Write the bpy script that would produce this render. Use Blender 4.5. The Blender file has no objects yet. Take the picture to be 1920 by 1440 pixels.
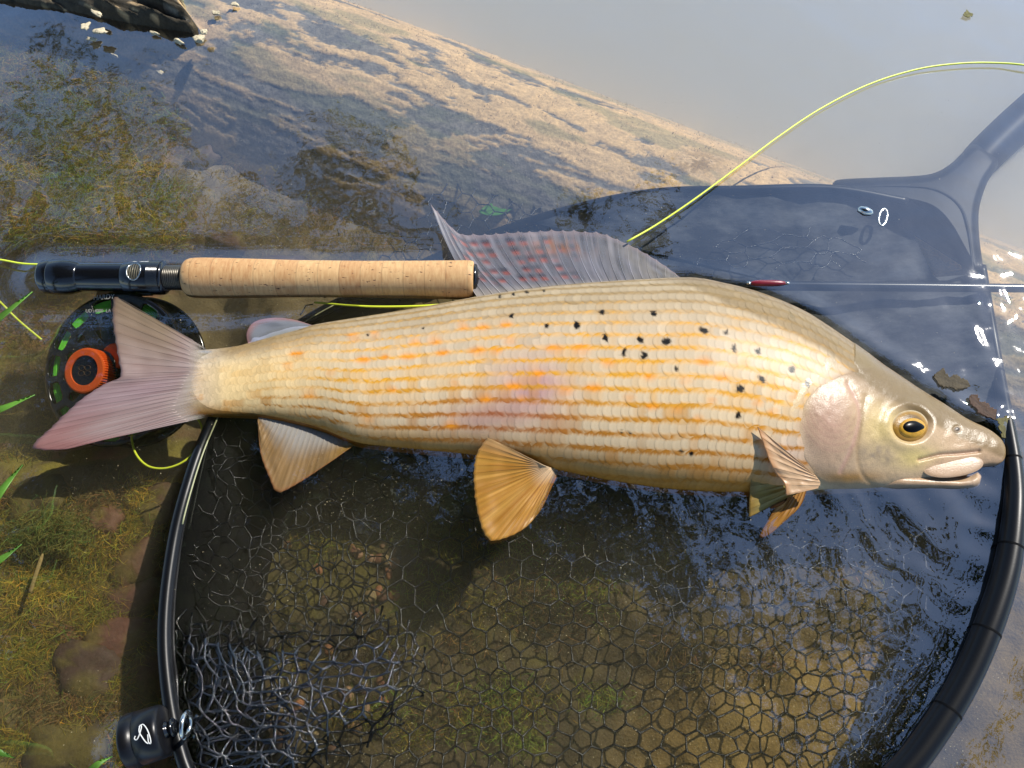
import bpy, bmesh, math
import numpy as np
from mathutils import Vector, Matrix

rng = np.random.default_rng(7)
R = math.radians
SC = bpy.context.scene
COL = SC.collection

# ------------------------------------------------------------------ camera
TILT = R(25.0)
FPX = 1478.0                       # focal length in photograph pixels (1920 wide)
DIST = 0.443                       # camera to the middle of the water surface
CAM = np.array([0.0, -DIST * math.sin(TILT), DIST * math.cos(TILT)])
cam_d = bpy.data.cameras.new('camera')
cam_d.sensor_width = 36.0
cam_d.lens = 36.0 * FPX / 1920.0
cam_d.clip_start = 0.01
cam_d.clip_end = 500.0
cam = bpy.data.objects.new('camera', cam_d)
cam.location = CAM
cam.rotation_euler = (TILT, 0, 0)
COL.objects.link(cam)
SC.camera = cam

# ------------------------------------------------------------------ light
SUN_DIR = np.array([1010.0, 800.0, 1290.0]); SUN_DIR /= np.linalg.norm(SUN_DIR)
SUN_EL = math.asin(SUN_DIR[2])
SUN_ROT = math.atan2(SUN_DIR[0], SUN_DIR[1])      # clockwise from +Y
world = bpy.data.worlds.new('World')
SC.world = world
world.use_nodes = True
wn = world.node_tree.nodes; wl = world.node_tree.links
for n in list(wn): wn.remove(n)
sky = wn.new('ShaderNodeTexSky'); sky.sky_type = 'NISHITA'; sky.sun_disc = False
sky.sun_elevation = SUN_EL; sky.sun_rotation = SUN_ROT
sky.air_density = 1.0; sky.dust_density = 0.15; sky.ozone_density = 3.0
bg = wn.new('ShaderNodeBackground'); bg.inputs['Strength'].default_value = 0.15
wo = wn.new('ShaderNodeOutputWorld')
wl.new(sky.outputs[0], bg.inputs['Color']); wl.new(bg.outputs[0], wo.inputs['Surface'])
sun_d = bpy.data.lights.new('sun', 'SUN'); sun_d.energy = 4.6; sun_d.angle = R(0.55)
sun_d.color = (1.0, 0.95, 0.87)
sun = bpy.data.objects.new('sun', sun_d)
sun.rotation_euler = Vector(tuple(SUN_DIR)).to_track_quat('Z', 'Y').to_euler()
sun.location = tuple(SUN_DIR * 6)
COL.objects.link(sun)
SC.view_settings.view_transform = 'Standard'
SC.view_settings.look = 'None'
SC.view_settings.exposure = 0.38
SC.view_settings.gamma = 1.0
SC.render.engine = 'CYCLES'
cy = SC.cycles
cy.use_denoising = True
cy.max_bounces = 8; cy.diffuse_bounces = 2; cy.glossy_bounces = 3
cy.transmission_bounces = 4; cy.transparent_max_bounces = 16; cy.volume_bounces = 3
cy.caustics_reflective = False; cy.caustics_refractive = False
cy.sample_clamp_indirect = 4.0

# ------------------------------------------------------------------ helpers
_ct, _st = math.cos(TILT), math.sin(TILT)
def P(px, py, z=0.0):
    """point(s) of the place at height z that the photograph shows at pixel (px, py)"""
    px = np.asarray(px, float); py = np.asarray(py, float); z = np.asarray(z, float)
    dx = (px - 960.0); dy = (720.0 - py); dz = -FPX
    wx = dx; wy = dy * _ct - dz * _st; wz = dy * _st + dz * _ct
    t = (z - CAM[2]) / wz
    return np.stack(np.broadcast_arrays(CAM[0] + t * wx, CAM[1] + t * wy, z + 0 * t), -1)
PX = 0.0003                       # metres to one photograph pixel, near enough
def PL(pts, z=None):
    a = np.asarray(pts, float)
    zz = a[:, 2] if a.shape[1] > 2 else (0.0 if z is None else z)
    return P(a[:, 0], a[:, 1], zz)
def topx(V):
    d = np.asarray(V, float) - CAM
    cx = d[..., 0]; cyy = d[..., 1] * _ct + d[..., 2] * _st; cz = -d[..., 1] * _st + d[..., 2] * _ct
    return 960 + FPX * cx / -cz, 720 - FPX * cyy / -cz

def lin(c):
    c = np.asarray(c, float) / 255.0
    return np.where(c <= 0.04045, c / 12.92, ((c + 0.055) / 1.055) ** 2.4)
def L4(c, k=1.0):
    l = lin(c) * k
    return (float(l[0]), float(l[1]), float(l[2]), 1.0)
def sstep(a, b, x):
    t = np.clip((np.asarray(x, float) - a) / (b - a), 0, 1)
    return t * t * (3 - 2 * t)
def mixc(a, b, w):
    return a * (1 - w[..., None]) + b * w[..., None]
def crom(pts, n):
    """smooth curve through points, n samples, even in length"""
    p = np.asarray(pts, float)
    q = np.vstack([2 * p[0] - p[1], p, 2 * p[-1] - p[-2]])
    out = []
    for i in range(1, len(q) - 2):
        t = np.linspace(0, 1, 24, endpoint=False)[:, None]
        p0, p1, p2, p3 = q[i - 1], q[i], q[i + 1], q[i + 2]
        out.append(0.5 * (2 * p1 + (p2 - p0) * t + (2 * p0 - 5 * p1 + 4 * p2 - p3) * t ** 2 + (3 * p1 - p0 - 3 * p2 + p3) * t ** 3))
    out.append(p[-1:])
    c = np.vstack(out)
    d = np.r_[0, np.cumsum(np.linalg.norm(np.diff(c, axis=0), axis=1))]
    s = np.linspace(0, d[-1], n)
    return np.stack([np.interp(s, d, c[:, k]) for k in range(c.shape[1])], 1)
def _hash(i, j, k, seed):
    h = (i.astype(np.int64) * 374761393 + j.astype(np.int64) * 668265263 + k.astype(np.int64) * 2147483647 + seed * 974634777) & 0xFFFFFFFF
    h = ((h ^ (h >> 13)) * 1274126177) & 0xFFFFFFFF
    h = ((h ^ (h >> 16)) * 2246822519) & 0xFFFFFFFF
    return ((h ^ (h >> 15)) & 0xFFFF) / 65535.0
def vnoise(x, y, z=0.0, seed=0):
    x, y, z = np.broadcast_arrays(np.asarray(x, float), np.asarray(y, float), np.asarray(z, float))
    i, j, k = np.floor(x), np.floor(y), np.floor(z)
    f, g, h = x - i, y - j, z - k
    f, g, h = f * f * (3 - 2 * f), g * g * (3 - 2 * g), h * h * (3 - 2 * h)
    r = 0
    for a in (0, 1):
        for b in (0, 1):
            for c in (0, 1):
                w = (f if a else 1 - f) * (g if b else 1 - g) * (h if c else 1 - h)
                r = r + w * _hash(i + a, j + b, k + c, seed)
    return r
def fbm(x, y, z=0.0, seed=0, octv=4, gain=0.5):
    s = 0; a = 1; t = 0; fq = 1.0
    for o in range(octv):
        s = s + a * vnoise(np.asarray(x) * fq, np.asarray(y) * fq, np.asarray(z) * fq, seed + o * 17)
        t += a; a *= gain; fq *= 2.03
    return s / t
def dist_poly(x, y, poly, closed=False):
    p = np.asarray(poly, float)
    if closed: p = np.vstack([p, p[:1]])
    d = np.full(np.shape(x), 1e18)
    for a, b in zip(p[:-1], p[1:]):
        e = b - a; l2 = max(e @ e, 1e-18)
        t = np.clip(((x - a[0]) * e[0] + (y - a[1]) * e[1]) / l2, 0, 1)
        d = np.minimum(d, (x - a[0] - t * e[0]) ** 2 + (y - a[1] - t * e[1]) ** 2)
    return np.sqrt(d)
def inside(x, y, poly):
    p = np.asarray(poly, float); r = np.zeros(np.shape(x), bool)
    for a, b in zip(p, np.roll(p, -1, 0)):
        c = ((a[1] > y) != (b[1] > y))
        with np.errstate(divide='ignore', invalid='ignore'):
            xi = (b[0] - a[0]) * (y - a[1]) / (b[1] - a[1]) + a[0]
        r ^= c & (x < xi)
    return r

def mk_mesh(name, V, F, smooth=True, colr=None):
    V = np.ascontiguousarray(V, dtype=np.float32)
    me = bpy.data.meshes.new(name)
    if isinstance(F, np.ndarray): F = [F]
    loops = []; tot = []
    for f in F:
        f = np.asarray(f, np.int32)
        if f.ndim == 1: f = f[None]
        loops.append(f.ravel()); tot.append(np.full(len(f), f.shape[1], np.int32))
    loops = np.concatenate(loops); tot = np.concatenate(tot)
    start = np.r_[0, np.cumsum(tot)[:-1]].astype(np.int32)
    me.vertices.add(len(V)); me.vertices.foreach_set('co', V.ravel())
    me.loops.add(len(loops)); me.loops.foreach_set('vertex_index', loops)
    me.polygons.add(len(tot)); me.polygons.foreach_set('loop_start', start)
    me.polygons.foreach_set('loop_total', tot)
    me.polygons.foreach_set('use_smooth', np.full(len(tot), smooth))
    if colr is not None:
        c = np.ones((len(V), 4), np.float32); c[:, :colr.shape[1]] = colr
        at = me.color_attributes.new('Col', 'FLOAT_COLOR', 'POINT')
        at.data.foreach_set('color', c.ravel())
    me.update(); me.validate()
    return me
BASE = {}
def empty(name, loc):
    o = bpy.data.objects.new(name, None); o.empty_display_size = 0.02
    o.location = tuple(loc); COL.objects.link(o); BASE[o.name] = np.asarray(loc, float)
    return o
def add(name, V, F, mat, parent=None, smooth=True, colr=None, base=None):
    """one mesh object; V in world coordinates. A thing of one mesh gets its origin at base."""
    b = np.zeros(3)
    if parent is not None: b = BASE[parent.name]
    elif base is not None: b = np.asarray(base, float)
    o = bpy.data.objects.new(name, mk_mesh(name, np.asarray(V) - b, F, smooth, colr))
    if parent is not None: o.parent = parent
    else: o.location = tuple(b)
    COL.objects.link(o); BASE[o.name] = b
    if mat is not None: o.data.materials.append(mat)
    return o
def tag(o, label=None, cat=None, group=None, kind=None):
    if label: o['label'] = label
    if cat: o['category'] = cat
    if group: o['group'] = group
    if kind: o['kind'] = kind
    return o
def gridF(nu, nv, wrap_v=False, wrap_u=False):
    iu = np.arange(nu if wrap_u else nu - 1); iv = np.arange(nv if wrap_v else nv - 1)
    a, b = np.meshgrid(iu, iv, indexing='ij'); a = a.ravel(); b = b.ravel()
    a2 = (a + 1) % nu; b2 = (b + 1) % nv
    return np.stack([a * nv + b, a2 * nv + b, a2 * nv + b2, a * nv + b2], 1)
def tube(pts, rad, seg=10, closed=False, caps=True, squash=None):
    p = np.asarray(pts, float); n = len(p)
    rad = np.broadcast_to(np.asarray(rad, float), (n,))
    if closed: T = np.roll(p, -1, 0) - np.roll(p, 1, 0)
    else: T = np.gradient(p, axis=0)
    T /= np.linalg.norm(T, axis=1)[:, None] + 1e-12
    up = np.array([0, 0, 1.0])
    S = np.cross(T, up); l = np.linalg.norm(S, axis=1)
    S[l < 1e-6] = (1, 0, 0); S /= np.linalg.norm(S, axis=1)[:, None]
    N = np.cross(S, T)
    a = np.linspace(0, 2 * np.pi, seg, endpoint=False)
    sq = 1.0 if squash is None else squash
    V = p[:, None, :] + rad[:, None, None] * (np.cos(a)[None, :, None] * S[:, None, :] + sq * np.sin(a)[None, :, None] * N[:, None, :])
    V = V.reshape(-1, 3)
    F = [gridF(n, seg, wrap_v=True, wrap_u=closed)]
    if caps and not closed:
        F.append(np.arange(seg)[None]); F.append((np.arange(seg)[::-1] + (n - 1) * seg)[None])
    return V, F
def lathe(axis0, axis1, prof, seg=40, caps=True):
    """prof: (t along axis 0..1, radius) revolved round the axis"""
    a0, a1 = np.asarray(axis0, float), np.asarray(axis1, float)
    T = a1 - a0; T = T / np.linalg.norm(T)
    S = np.cross(T, (0, 0, 1.0))
    if np.linalg.norm(S) < 1e-3: S = np.cross(T, (0, 1.0, 0))
    S /= np.linalg.norm(S); N = np.cross(S, T)
    prof = np.asarray(prof, float)
    a = np.linspace(0, 2 * np.pi, seg, endpoint=False)
    c = a0 + prof[:, :1] * (a1 - a0)
    V = c[:, None, :] + prof[:, 1][:, None, None] * (np.cos(a)[None, :, None] * S + np.sin(a)[None, :, None] * N)
    F = [gridF(len(prof), seg, wrap_v=True)]
    if caps:
        F.append(np.arange(seg)[None]); F.append((np.arange(seg)[::-1] + (len(prof) - 1) * seg)[None])
    return V.reshape(-1, 3), F
def join(parts):
    Vs, Fs, o = [], [], 0
    for V, F in parts:
        Vs.append(V)
        for f in (F if isinstance(F, list) else [F]):
            Fs.append(np.asarray(f) + o)
        o += len(V)
    return np.vstack(Vs), Fs

# ------------------------------------------------------------------ materials
def newmat(name):
    m = bpy.data.materials.new(name); m.use_nodes = True
    nt = m.node_tree; b = nt.nodes['Principled BSDF']
    return m, nt, b
def N(nt, t, **kw):
    n = nt.nodes.new(t)
    for k, v in kw.items():
        if k in n.inputs: n.inputs[k].default_value = v
        else: setattr(n, k, v)
    return n
def obj_noise(nt, scale, detail=4.0, rough=0.55, stretch=None):
    tc = N(nt, 'ShaderNodeTexCoord'); out = tc.outputs['Object']
    if stretch:
        mp = N(nt, 'ShaderNodeMapping'); mp.inputs['Scale'].default_value = stretch
        nt.links.new(out, mp.inputs['Vector']); out = mp.outputs[0]
    n = N(nt, 'ShaderNodeTexNoise'); n.inputs['Scale'].default_value = scale
    n.inputs['Detail'].default_value = detail; n.inputs['Roughness'].default_value = rough
    nt.links.new(out, n.inputs['Vector'])
    return n
def bump(nt, b, height, strength, dist):
    bp = N(nt, 'ShaderNodeBump'); bp.inputs['Strength'].default_value = strength
    bp.inputs['Distance'].default_value = dist
    nt.links.new(height, bp.inputs['Height']); nt.links.new(bp.outputs[0], b.inputs['Normal'])
    return bp
def mat_plain(name, col, rough=0.5, metal=0.0, spec=0.5, k=1.0, nscale=900.0, namt=0.25, bumpd=0.0001, coat=0.0):
    m, nt, b = newmat(name)
    n = obj_noise(nt, nscale)
    mx = N(nt, 'ShaderNodeMix'); mx.data_type = 'RGBA'
    c = np.array(L4(col, k))
    lo = c * (1 - namt); hi = np.minimum(c * (1 + namt), 1)
    lo[3] = hi[3] = 1
    mx.inputs[6].default_value = tuple(lo); mx.inputs[7].default_value = tuple(hi)
    nt.links.new(n.outputs[0], mx.inputs[0]); nt.links.new(mx.outputs[2], b.inputs['Base Color'])
    b.inputs['Roughness'].default_value = rough; b.inputs['Metallic'].default_value = metal
    b.inputs['Specular IOR Level'].default_value = spec
    b.inputs['Coat Weight'].default_value = coat
    if bumpd: bump(nt, b, n.outputs[0], 0.5, bumpd)
    return m
def mat_vc(name, rough=0.4, spec=0.5, nscale=1500.0, namt=0.15, bumpd=0.00008, coat=0.0, sss=0.0, transl=0.0, alpha=1.0, metal=0.0):
    """colour from the mesh's own colour attribute, with grain"""
    m, nt, b = newmat(name)
    at = N(nt, 'ShaderNodeVertexColor'); at.layer_name = 'Col'
    n = obj_noise(nt, nscale, 3.0)
    mr = N(nt, 'ShaderNodeMapRange'); mr.inputs[3].default_value = 1 - namt; mr.inputs[4].default_value = 1 + namt
    nt.links.new(n.outputs[0], mr.inputs[0])
    mx = N(nt, 'ShaderNodeMix'); mx.data_type = 'RGBA'; mx.blend_type = 'MULTIPLY'; mx.inputs[0].default_value = 1
    nt.links.new(at.outputs['Color'], mx.inputs[6]); nt.links.new(mr.outputs[0], mx.inputs[7])
    nt.links.new(mx.outputs[2], b.inputs['Base Color'])
    b.inputs['Roughness'].default_value = rough; b.inputs['Specular IOR Level'].default_value = spec
    b.inputs['Coat Weight'].default_value = coat; b.inputs['Coat Roughness'].default_value = 0.12
    b.inputs['Metallic'].default_value = metal
    if sss:
        b.inputs['Subsurface Weight'].default_value = sss; b.inputs['Subsurface Scale'].default_value = 0.002
    if bumpd: bump(nt, b, n.outputs[0], 0.6, bumpd)
    out = nt.nodes['Material Output']
    sh = b.outputs[0]
    if transl:
        tr = N(nt, 'ShaderNodeBsdfTranslucent'); nt.links.new(mx.outputs[2], tr.inputs['Color'])
        ms = N(nt, 'ShaderNodeMixShader'); ms.inputs[0].default_value = transl
        nt.links.new(sh, ms.inputs[1]); nt.links.new(tr.outputs[0], ms.inputs[2]); sh = ms.outputs[0]
    if alpha < 1.0:
        tp = N(nt, 'ShaderNodeBsdfTransparent')
        ms = N(nt, 'ShaderNodeMixShader')
        ml = N(nt, 'ShaderNodeMath', operation='MULTIPLY'); ml.inputs[1].default_value = alpha
        nt.links.new(at.outputs['Alpha'], ml.inputs[0]); nt.links.new(ml.outputs[0], ms.inputs[0])
        nt.links.new(tp.outputs[0], ms.inputs[1]); nt.links.new(sh, ms.inputs[2]); sh = ms.outputs[0]
    nt.links.new(sh, out.inputs['Surface'])
    return m

M_BED = mat_vc('stream_bed_silt', rough=0.8, spec=0.2, nscale=700, namt=0.45, bumpd=0.0012)
M_STONE = mat_vc('wet_red_stone', rough=0.7, spec=0.3, nscale=420, namt=0.45, bumpd=0.0008)
M_LOG = mat_vc('sunken_wood', rough=0.8, spec=0.2, nscale=480, namt=0.5, bumpd=0.0010)
M_ALGAE = mat_vc('water_algae', rough=0.7, spec=0.2, namt=0.2, bumpd=0, transl=0.25)
M_FISH = mat_vc('fish_skin', rough=0.28, spec=0.3, nscale=1500, namt=0.22, bumpd=0.00022, coat=0.0)
M_SCALE = mat_vc('fish_scale', rough=0.36, spec=0.16, nscale=3000, namt=0.16, bumpd=0.00008, coat=0.0)
M_FIN = mat_vc('fin_membrane', rough=0.35, spec=0.5, nscale=2500, namt=0.15, bumpd=0.00005, transl=0.3, alpha=0.97)
M_RAY = mat_vc('fin_ray', rough=0.35, spec=0.5, nscale=3000, namt=0.12, bumpd=0.0, transl=0.2)
M_BLACK = mat_plain('black_lacquer', (14, 15, 18), rough=0.16, spec=0.6, namt=0.15, bumpd=0.0)
M_PLASTIC = mat_plain('black_plastic', (22, 24, 28), rough=0.45, spec=0.12, nscale=2500, bumpd=0.00005)
M_FABRIC = mat_plain('black_rubber_cloth', (10, 11, 13), rough=0.7, spec=0.08, nscale=1800, namt=0.4, bumpd=0.0002)
M_STRAND = mat_plain('wet_net_strand', (14, 13, 13), rough=0.22, spec=0.6, nscale=2800, namt=0.4, bumpd=0.0004)
M_WETSTRAND = mat_plain('dripping_net_strand', (15, 14, 14), rough=0.13, spec=1.0, nscale=2800, namt=0.4, bumpd=0.0006)
M_CARBON = mat_plain('dark_carbon', (30, 32, 36), rough=0.22, spec=0.6, bumpd=0.0)
M_REDWRAP = mat_plain('red_thread', (120, 24, 40), rough=0.3, namt=0.2)
M_STEEL = mat_plain('bright_steel', (190, 190, 185), rough=0.2, metal=1.0, namt=0.1)
M_ORANGE = mat_plain('orange_anodised', (226, 96, 34), rough=0.35, metal=0.15, namt=0.15, nscale=1500)
M_GREEN = mat_plain('green_line_backing', (120, 226, 70), rough=0.45, namt=0.3, nscale=600)
M_GOLD = mat_plain('olive_gold', (165, 138, 40), rough=0.4, metal=0.2, namt=0.2)
M_LINE = mat_plain('yellow_fly_line', (222, 232, 66), rough=0.35, namt=0.06, bumpd=0.0)
M_WHITE = mat_plain('white_print', (205, 205, 200), rough=0.5, namt=0.08, bumpd=0.0)
M_GRASS = mat_vc('grass_leaf', rough=0.45, spec=0.4, nscale=800, namt=0.15, transl=0.35)
M_DEBRIS = mat_vc('dead_leaf', rough=0.7, spec=0.3, nscale=700, namt=0.4, bumpd=0.0006)
M_LEAF = mat_plain('tree_leaf', (52, 68, 28), rough=0.6, spec=0.2, namt=0.4, nscale=30, bumpd=0)
M_BARK = mat_plain('tree_bark', (80, 68, 52), rough=0.8, namt=0.4, nscale=40, bumpd=0.004)
M_PUPIL = mat_plain('eye_pupil', (3, 3, 4), rough=0.25, spec=0.12, namt=0.0, bumpd=0)
M_SPECK = mat_plain('silt_grain', (205, 190, 150), rough=0.8, namt=0.1, bumpd=0)
M_FLAKE = mat_vc('pale_bark_flake', rough=0.75, spec=0.25, nscale=600, namt=0.3, bumpd=0.001)

def mat_cork():
    m, nt, b = newmat('cork')
    tc = N(nt, 'ShaderNodeTexCoord')
    sx = N(nt, 'ShaderNodeSeparateXYZ'); nt.links.new(tc.outputs['Object'], sx.inputs[0])
    # the glued discs of the grip: a random tone for each disc
    ml = N(nt, 'ShaderNodeMath', operation='MULTIPLY'); ml.inputs[1].default_value = 80.0
    nt.links.new(sx.outputs[0], ml.inputs[0])
    fl = N(nt, 'ShaderNodeMath', operation='FLOOR'); nt.links.new(ml.outputs[0], fl.inputs[0])
    wn_ = N(nt, 'ShaderNodeTexWhiteNoise'); wn_.noise_dimensions = '1D'; nt.links.new(fl.outputs[0], wn_.inputs['W'])
    fine = obj_noise(nt, 260, 5, 0.6, (3.0, 0.7, 0.7))
    ad = N(nt, 'ShaderNodeMath', operation='MULTIPLY_ADD'); ad.inputs[1].default_value = 0.22
    nt.links.new(wn_.outputs['Value'], ad.inputs[0]); nt.links.new(fine.outputs[0], ad.inputs[2])
    cr = N(nt, 'ShaderNodeValToRGB')
    cr.color_ramp.elements[0].position = 0.3; cr.color_ramp.elements[0].color = L4((176, 126, 78))
    cr.color_ramp.elements[1].position = 1.0; cr.color_ramp.elements[1].color = L4((222, 184, 128))
    nt.links.new(ad.outputs[0], cr.inputs[0])
    pit = obj_noise(nt, 420, 3, 0.6, (0.55, 1.6, 1.6))
    pr = N(nt, 'ShaderNodeValToRGB')
    pr.color_ramp.elements[0].position = 0.305; pr.color_ramp.elements[0].color = (0, 0, 0, 1)
    pr.color_ramp.elements[1].position = 0.35; pr.color_ramp.elements[1].color = (1, 1, 1, 1)
    nt.links.new(pit.outputs[0], pr.inputs[0])
    # fine seams between the discs
    fr = N(nt, 'ShaderNodeMath', operation='FRACT'); nt.links.new(ml.outputs[0], fr.inputs[0])
    gt = N(nt, 'ShaderNodeMath', operation='GREATER_THAN'); gt.inputs[1].default_value = 0.05
    nt.links.new(fr.outputs[0], gt.inputs[0])
    sm = N(nt, 'ShaderNodeMapRange'); sm.inputs[3].default_value = 0.78; sm.inputs[4].default_value = 1.0
    nt.links.new(gt.outputs[0], sm.inputs[0])
    m0 = N(nt, 'ShaderNodeMix'); m0.data_type = 'RGBA'; m0.blend_type = 'MULTIPLY'; m0.inputs[0].default_value = 1.0
    nt.links.new(cr.outputs[0], m0.inputs[6]); nt.links.new(sm.outputs[0], m0.inputs[7])
    mx = N(nt, 'ShaderNodeMix'); mx.data_type = 'RGBA'
    mx.inputs[6].default_value = L4((74, 42, 22)); nt.links.new(m0.outputs[2], mx.inputs[7])
    nt.links.new(pr.outputs[0], mx.inputs[0]); nt.links.new(mx.outputs[2], b.inputs['Base Color'])
    b.inputs['Roughness'].default_value = 0.6
    bump(nt, b, pr.outputs[0], 0.7, 0.0006)
    return m
M_CORK = mat_cork()

def mat_water():
    m = bpy.data.materials.new('stream_water'); m.use_nodes = True
    nt = m.node_tree
    for n in list(nt.nodes): nt.nodes.remove(n)
    out = N(nt, 'ShaderNodeOutputMaterial')
    tp = N(nt, 'ShaderNodeBsdfTransparent'); tp.inputs[0].default_value = (0.955, 0.96, 0.935, 1)
    gl = N(nt, 'ShaderNodeBsdfGlossy'); gl.inputs['Roughness'].default_value = 0.015
    gl.inputs['Color'].default_value = (1, 1, 1, 1)
    n1 = obj_noise(nt, 45, 2.0, 0.5); n2 = obj_noise(nt, 420, 2.0, 0.5)
    ad = N(nt, 'ShaderNodeMath', operation='MULTIPLY_ADD'); ad.inputs[1].default_value = 0.05
    nt.links.new(n2.outputs[0], ad.inputs[0]); nt.links.new(n1.outputs[0], ad.inputs[2])
    bp = N(nt, 'ShaderNodeBump'); bp.inputs['Strength'].default_value = 0.5; bp.inputs['Distance'].default_value = 0.0006
    nt.links.new(ad.outputs[0], bp.inputs['Height']); nt.links.new(bp.outputs[0], gl.inputs['Normal'])
    # Schlick's law on both sides of the surface: k * (R0 + (1 - R0) (1 - cos)^5)
    ge = N(nt, 'ShaderNodeNewGeometry')
    dt = N(nt, 'ShaderNodeVectorMath', operation='DOT_PRODUCT')
    nt.links.new(bp.outputs[0], dt.inputs[0]); nt.links.new(ge.outputs['Incoming'], dt.inputs[1])
    ab = N(nt, 'ShaderNodeMath', operation='ABSOLUTE'); nt.links.new(dt.outputs['Value'], ab.inputs[0])
    om = N(nt, 'ShaderNodeMath', operation='SUBTRACT'); om.inputs[0].default_value = 1.0; nt.links.new(ab.outputs[0], om.inputs[1])
    pw = N(nt, 'ShaderNodeMath', operation='POWER'); pw.inputs[1].default_value = 5.0; nt.links.new(om.outputs[0], pw.inputs[0])
    ml = N(nt, 'ShaderNodeMath', operation='MULTIPLY_ADD'); ml.inputs[1].default_value = 8.0; ml.inputs[2].default_value = 0.185; ml.use_clamp = True
    nt.links.new(pw.outputs[0], ml.inputs[0])
    ms = N(nt, 'ShaderNodeMixShader')
    nt.links.new(ml.outputs[0], ms.inputs[0]); nt.links.new(tp.outputs[0], ms.inputs[1]); nt.links.new(gl.outputs[0], ms.inputs[2])
    nt.links.new(ms.outputs[0], out.inputs['Surface'])
    return m
M_WATER = mat_water()
def mat_turbid():
    m = bpy.data.materials.new('milky_water'); m.use_nodes = True
    nt = m.node_tree
    for n in list(nt.nodes): nt.nodes.remove(n)
    out = N(nt, 'ShaderNodeOutputMaterial')
    v = N(nt, 'ShaderNodeVolumePrincipled')
    v.inputs['Color'].default_value = (0.987, 0.976, 0.92, 1); v.inputs['Density'].default_value = 24.0
    v.inputs['Anisotropy'].default_value = 0.0
    nt.links.new(v.outputs[0], out.inputs['Volume'])
    return m
M_TURBID = mat_turbid()
def mat_clear(name, k):
    m = bpy.data.materials.new(name); m.use_nodes = True
    nt = m.node_tree
    for n in list(nt.nodes): nt.nodes.remove(n)
    out = N(nt, 'ShaderNodeOutputMaterial')
    tp = N(nt, 'ShaderNodeBsdfTransparent'); tp.inputs[0].default_value = (0.97, 0.97, 0.96, 1)
    gl = N(nt, 'ShaderNodeBsdfGlossy'); gl.inputs['Roughness'].default_value = 0.03
    fr = N(nt, 'ShaderNodeFresnel'); fr.inputs['IOR'].default_value = k
    ms = N(nt, 'ShaderNodeMixShader')
    nt.links.new(fr.outputs[0], ms.inputs[0]); nt.links.new(tp.outputs[0], ms.inputs[1]); nt.links.new(gl.outputs[0], ms.inputs[2])
    nt.links.new(ms.outputs[0], out.inputs['Surface'])
    return m
M_CORNEA = mat_clear('eye_cornea', 1.4)

# ------------------------------------------------------------------ outlines measured from the photograph (pixels)
TOP = np.array([(335, 658), (370, 657), (410, 655), (450, 650), (500, 638), (560, 623), (600, 612), (700, 597), (800, 581), (900, 563), (1000, 549),
                (1100, 540), (1200, 534), (1290, 531), (1350, 541), (1400, 553), (1450, 570), (1500, 592), (1550, 622), (1600, 655),
                (1650, 690), (1700, 722), (1750, 755), (1800, 790), (1836, 809), (1856, 822), (1869, 836), (1875, 853)], float)
BOT = np.array([(335, 781), (370, 780), (420, 782), (480, 784), (530, 791), (600, 808), (660, 832), (700, 840), (800, 850), (900, 860), (1045, 886),
                (1150, 906), (1250, 920), (1330, 926), (1400, 927), (1480, 926), (1560, 924), (1640, 921), (1700, 915), (1740, 906),
                (1780, 895), (1815, 884), (1840, 879), (1858, 878), (1870, 871), (1875, 858)], float)
HOOP = np.array([(1838, 500, -.006), (1862, 640, -.012), (1886, 780, -.003), (1901, 880, .001), (1902, 960, .004), (1889, 1060, .005), (1859, 1160, .005),
                 (1812, 1270, .004), (1752, 1370, .003), (1680, 1460, .002), (1560, 1560, 0), (1300, 1680, 0), (1000, 1730, 0), (700, 1690, 0),
                 (480, 1590, 0), (372, 1480, 0), (332, 1380, .001), (312, 1260, .002), (310, 1150, .002), (326, 1020, .001), (350, 920, 0),
                 (385, 820, -.005), (440, 720, -.022), (560, 610, -.034), (760, 510, -.034), (980, 420, -.026), (1200, 366, -.014),
                 (1400, 357, -.008), (1560, 356, -.006)], float)
hoop_c = crom(np.vstack([HOOP, [(1700, 380, -.006)]]), 420)

# ------------------------------------------------------------------ sunken log
LR = 0.105
LZ = (-0.109, -0.130)                               # depth of the log's axis at its two measured places
lnA, lnB = np.array([640.0, 0.0]), np.array([1560.0, 338.0])
lp = [P(560, 250, LZ[0]), P(1480, 590, LZ[1])]
lnN = np.array([-(lnB - lnA)[1], (lnB - lnA)[0]]); lnN = -lnN / np.linalg.norm(lnN)
for it in range(12):
    D = lp[1] - lp[0]; D /= np.linalg.norm(D)
    W = np.cross(D, (0, 0, 1.0)); W *= -1 if W[1] < 0 else 1
    U = np.cross(W, D); U *= -1 if U[2] < 0 else 1
    al = np.linspace(0, np.pi / 2, 60)
    for k in (0, 1):
        ring = lp[k] + LR * (np.cos(al)[:, None] * U + np.sin(al)[:, None] * W)
        x, y = topx(ring)
        d = ((x - lnA[0]) * lnN[0] + (y - lnA[1]) * lnN[1]).max()
        lp[k] = lp[k] - W * d * PX * 1.1
LOG0, LOGD, LOGW, LOGU = lp[0], D, W, U

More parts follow.
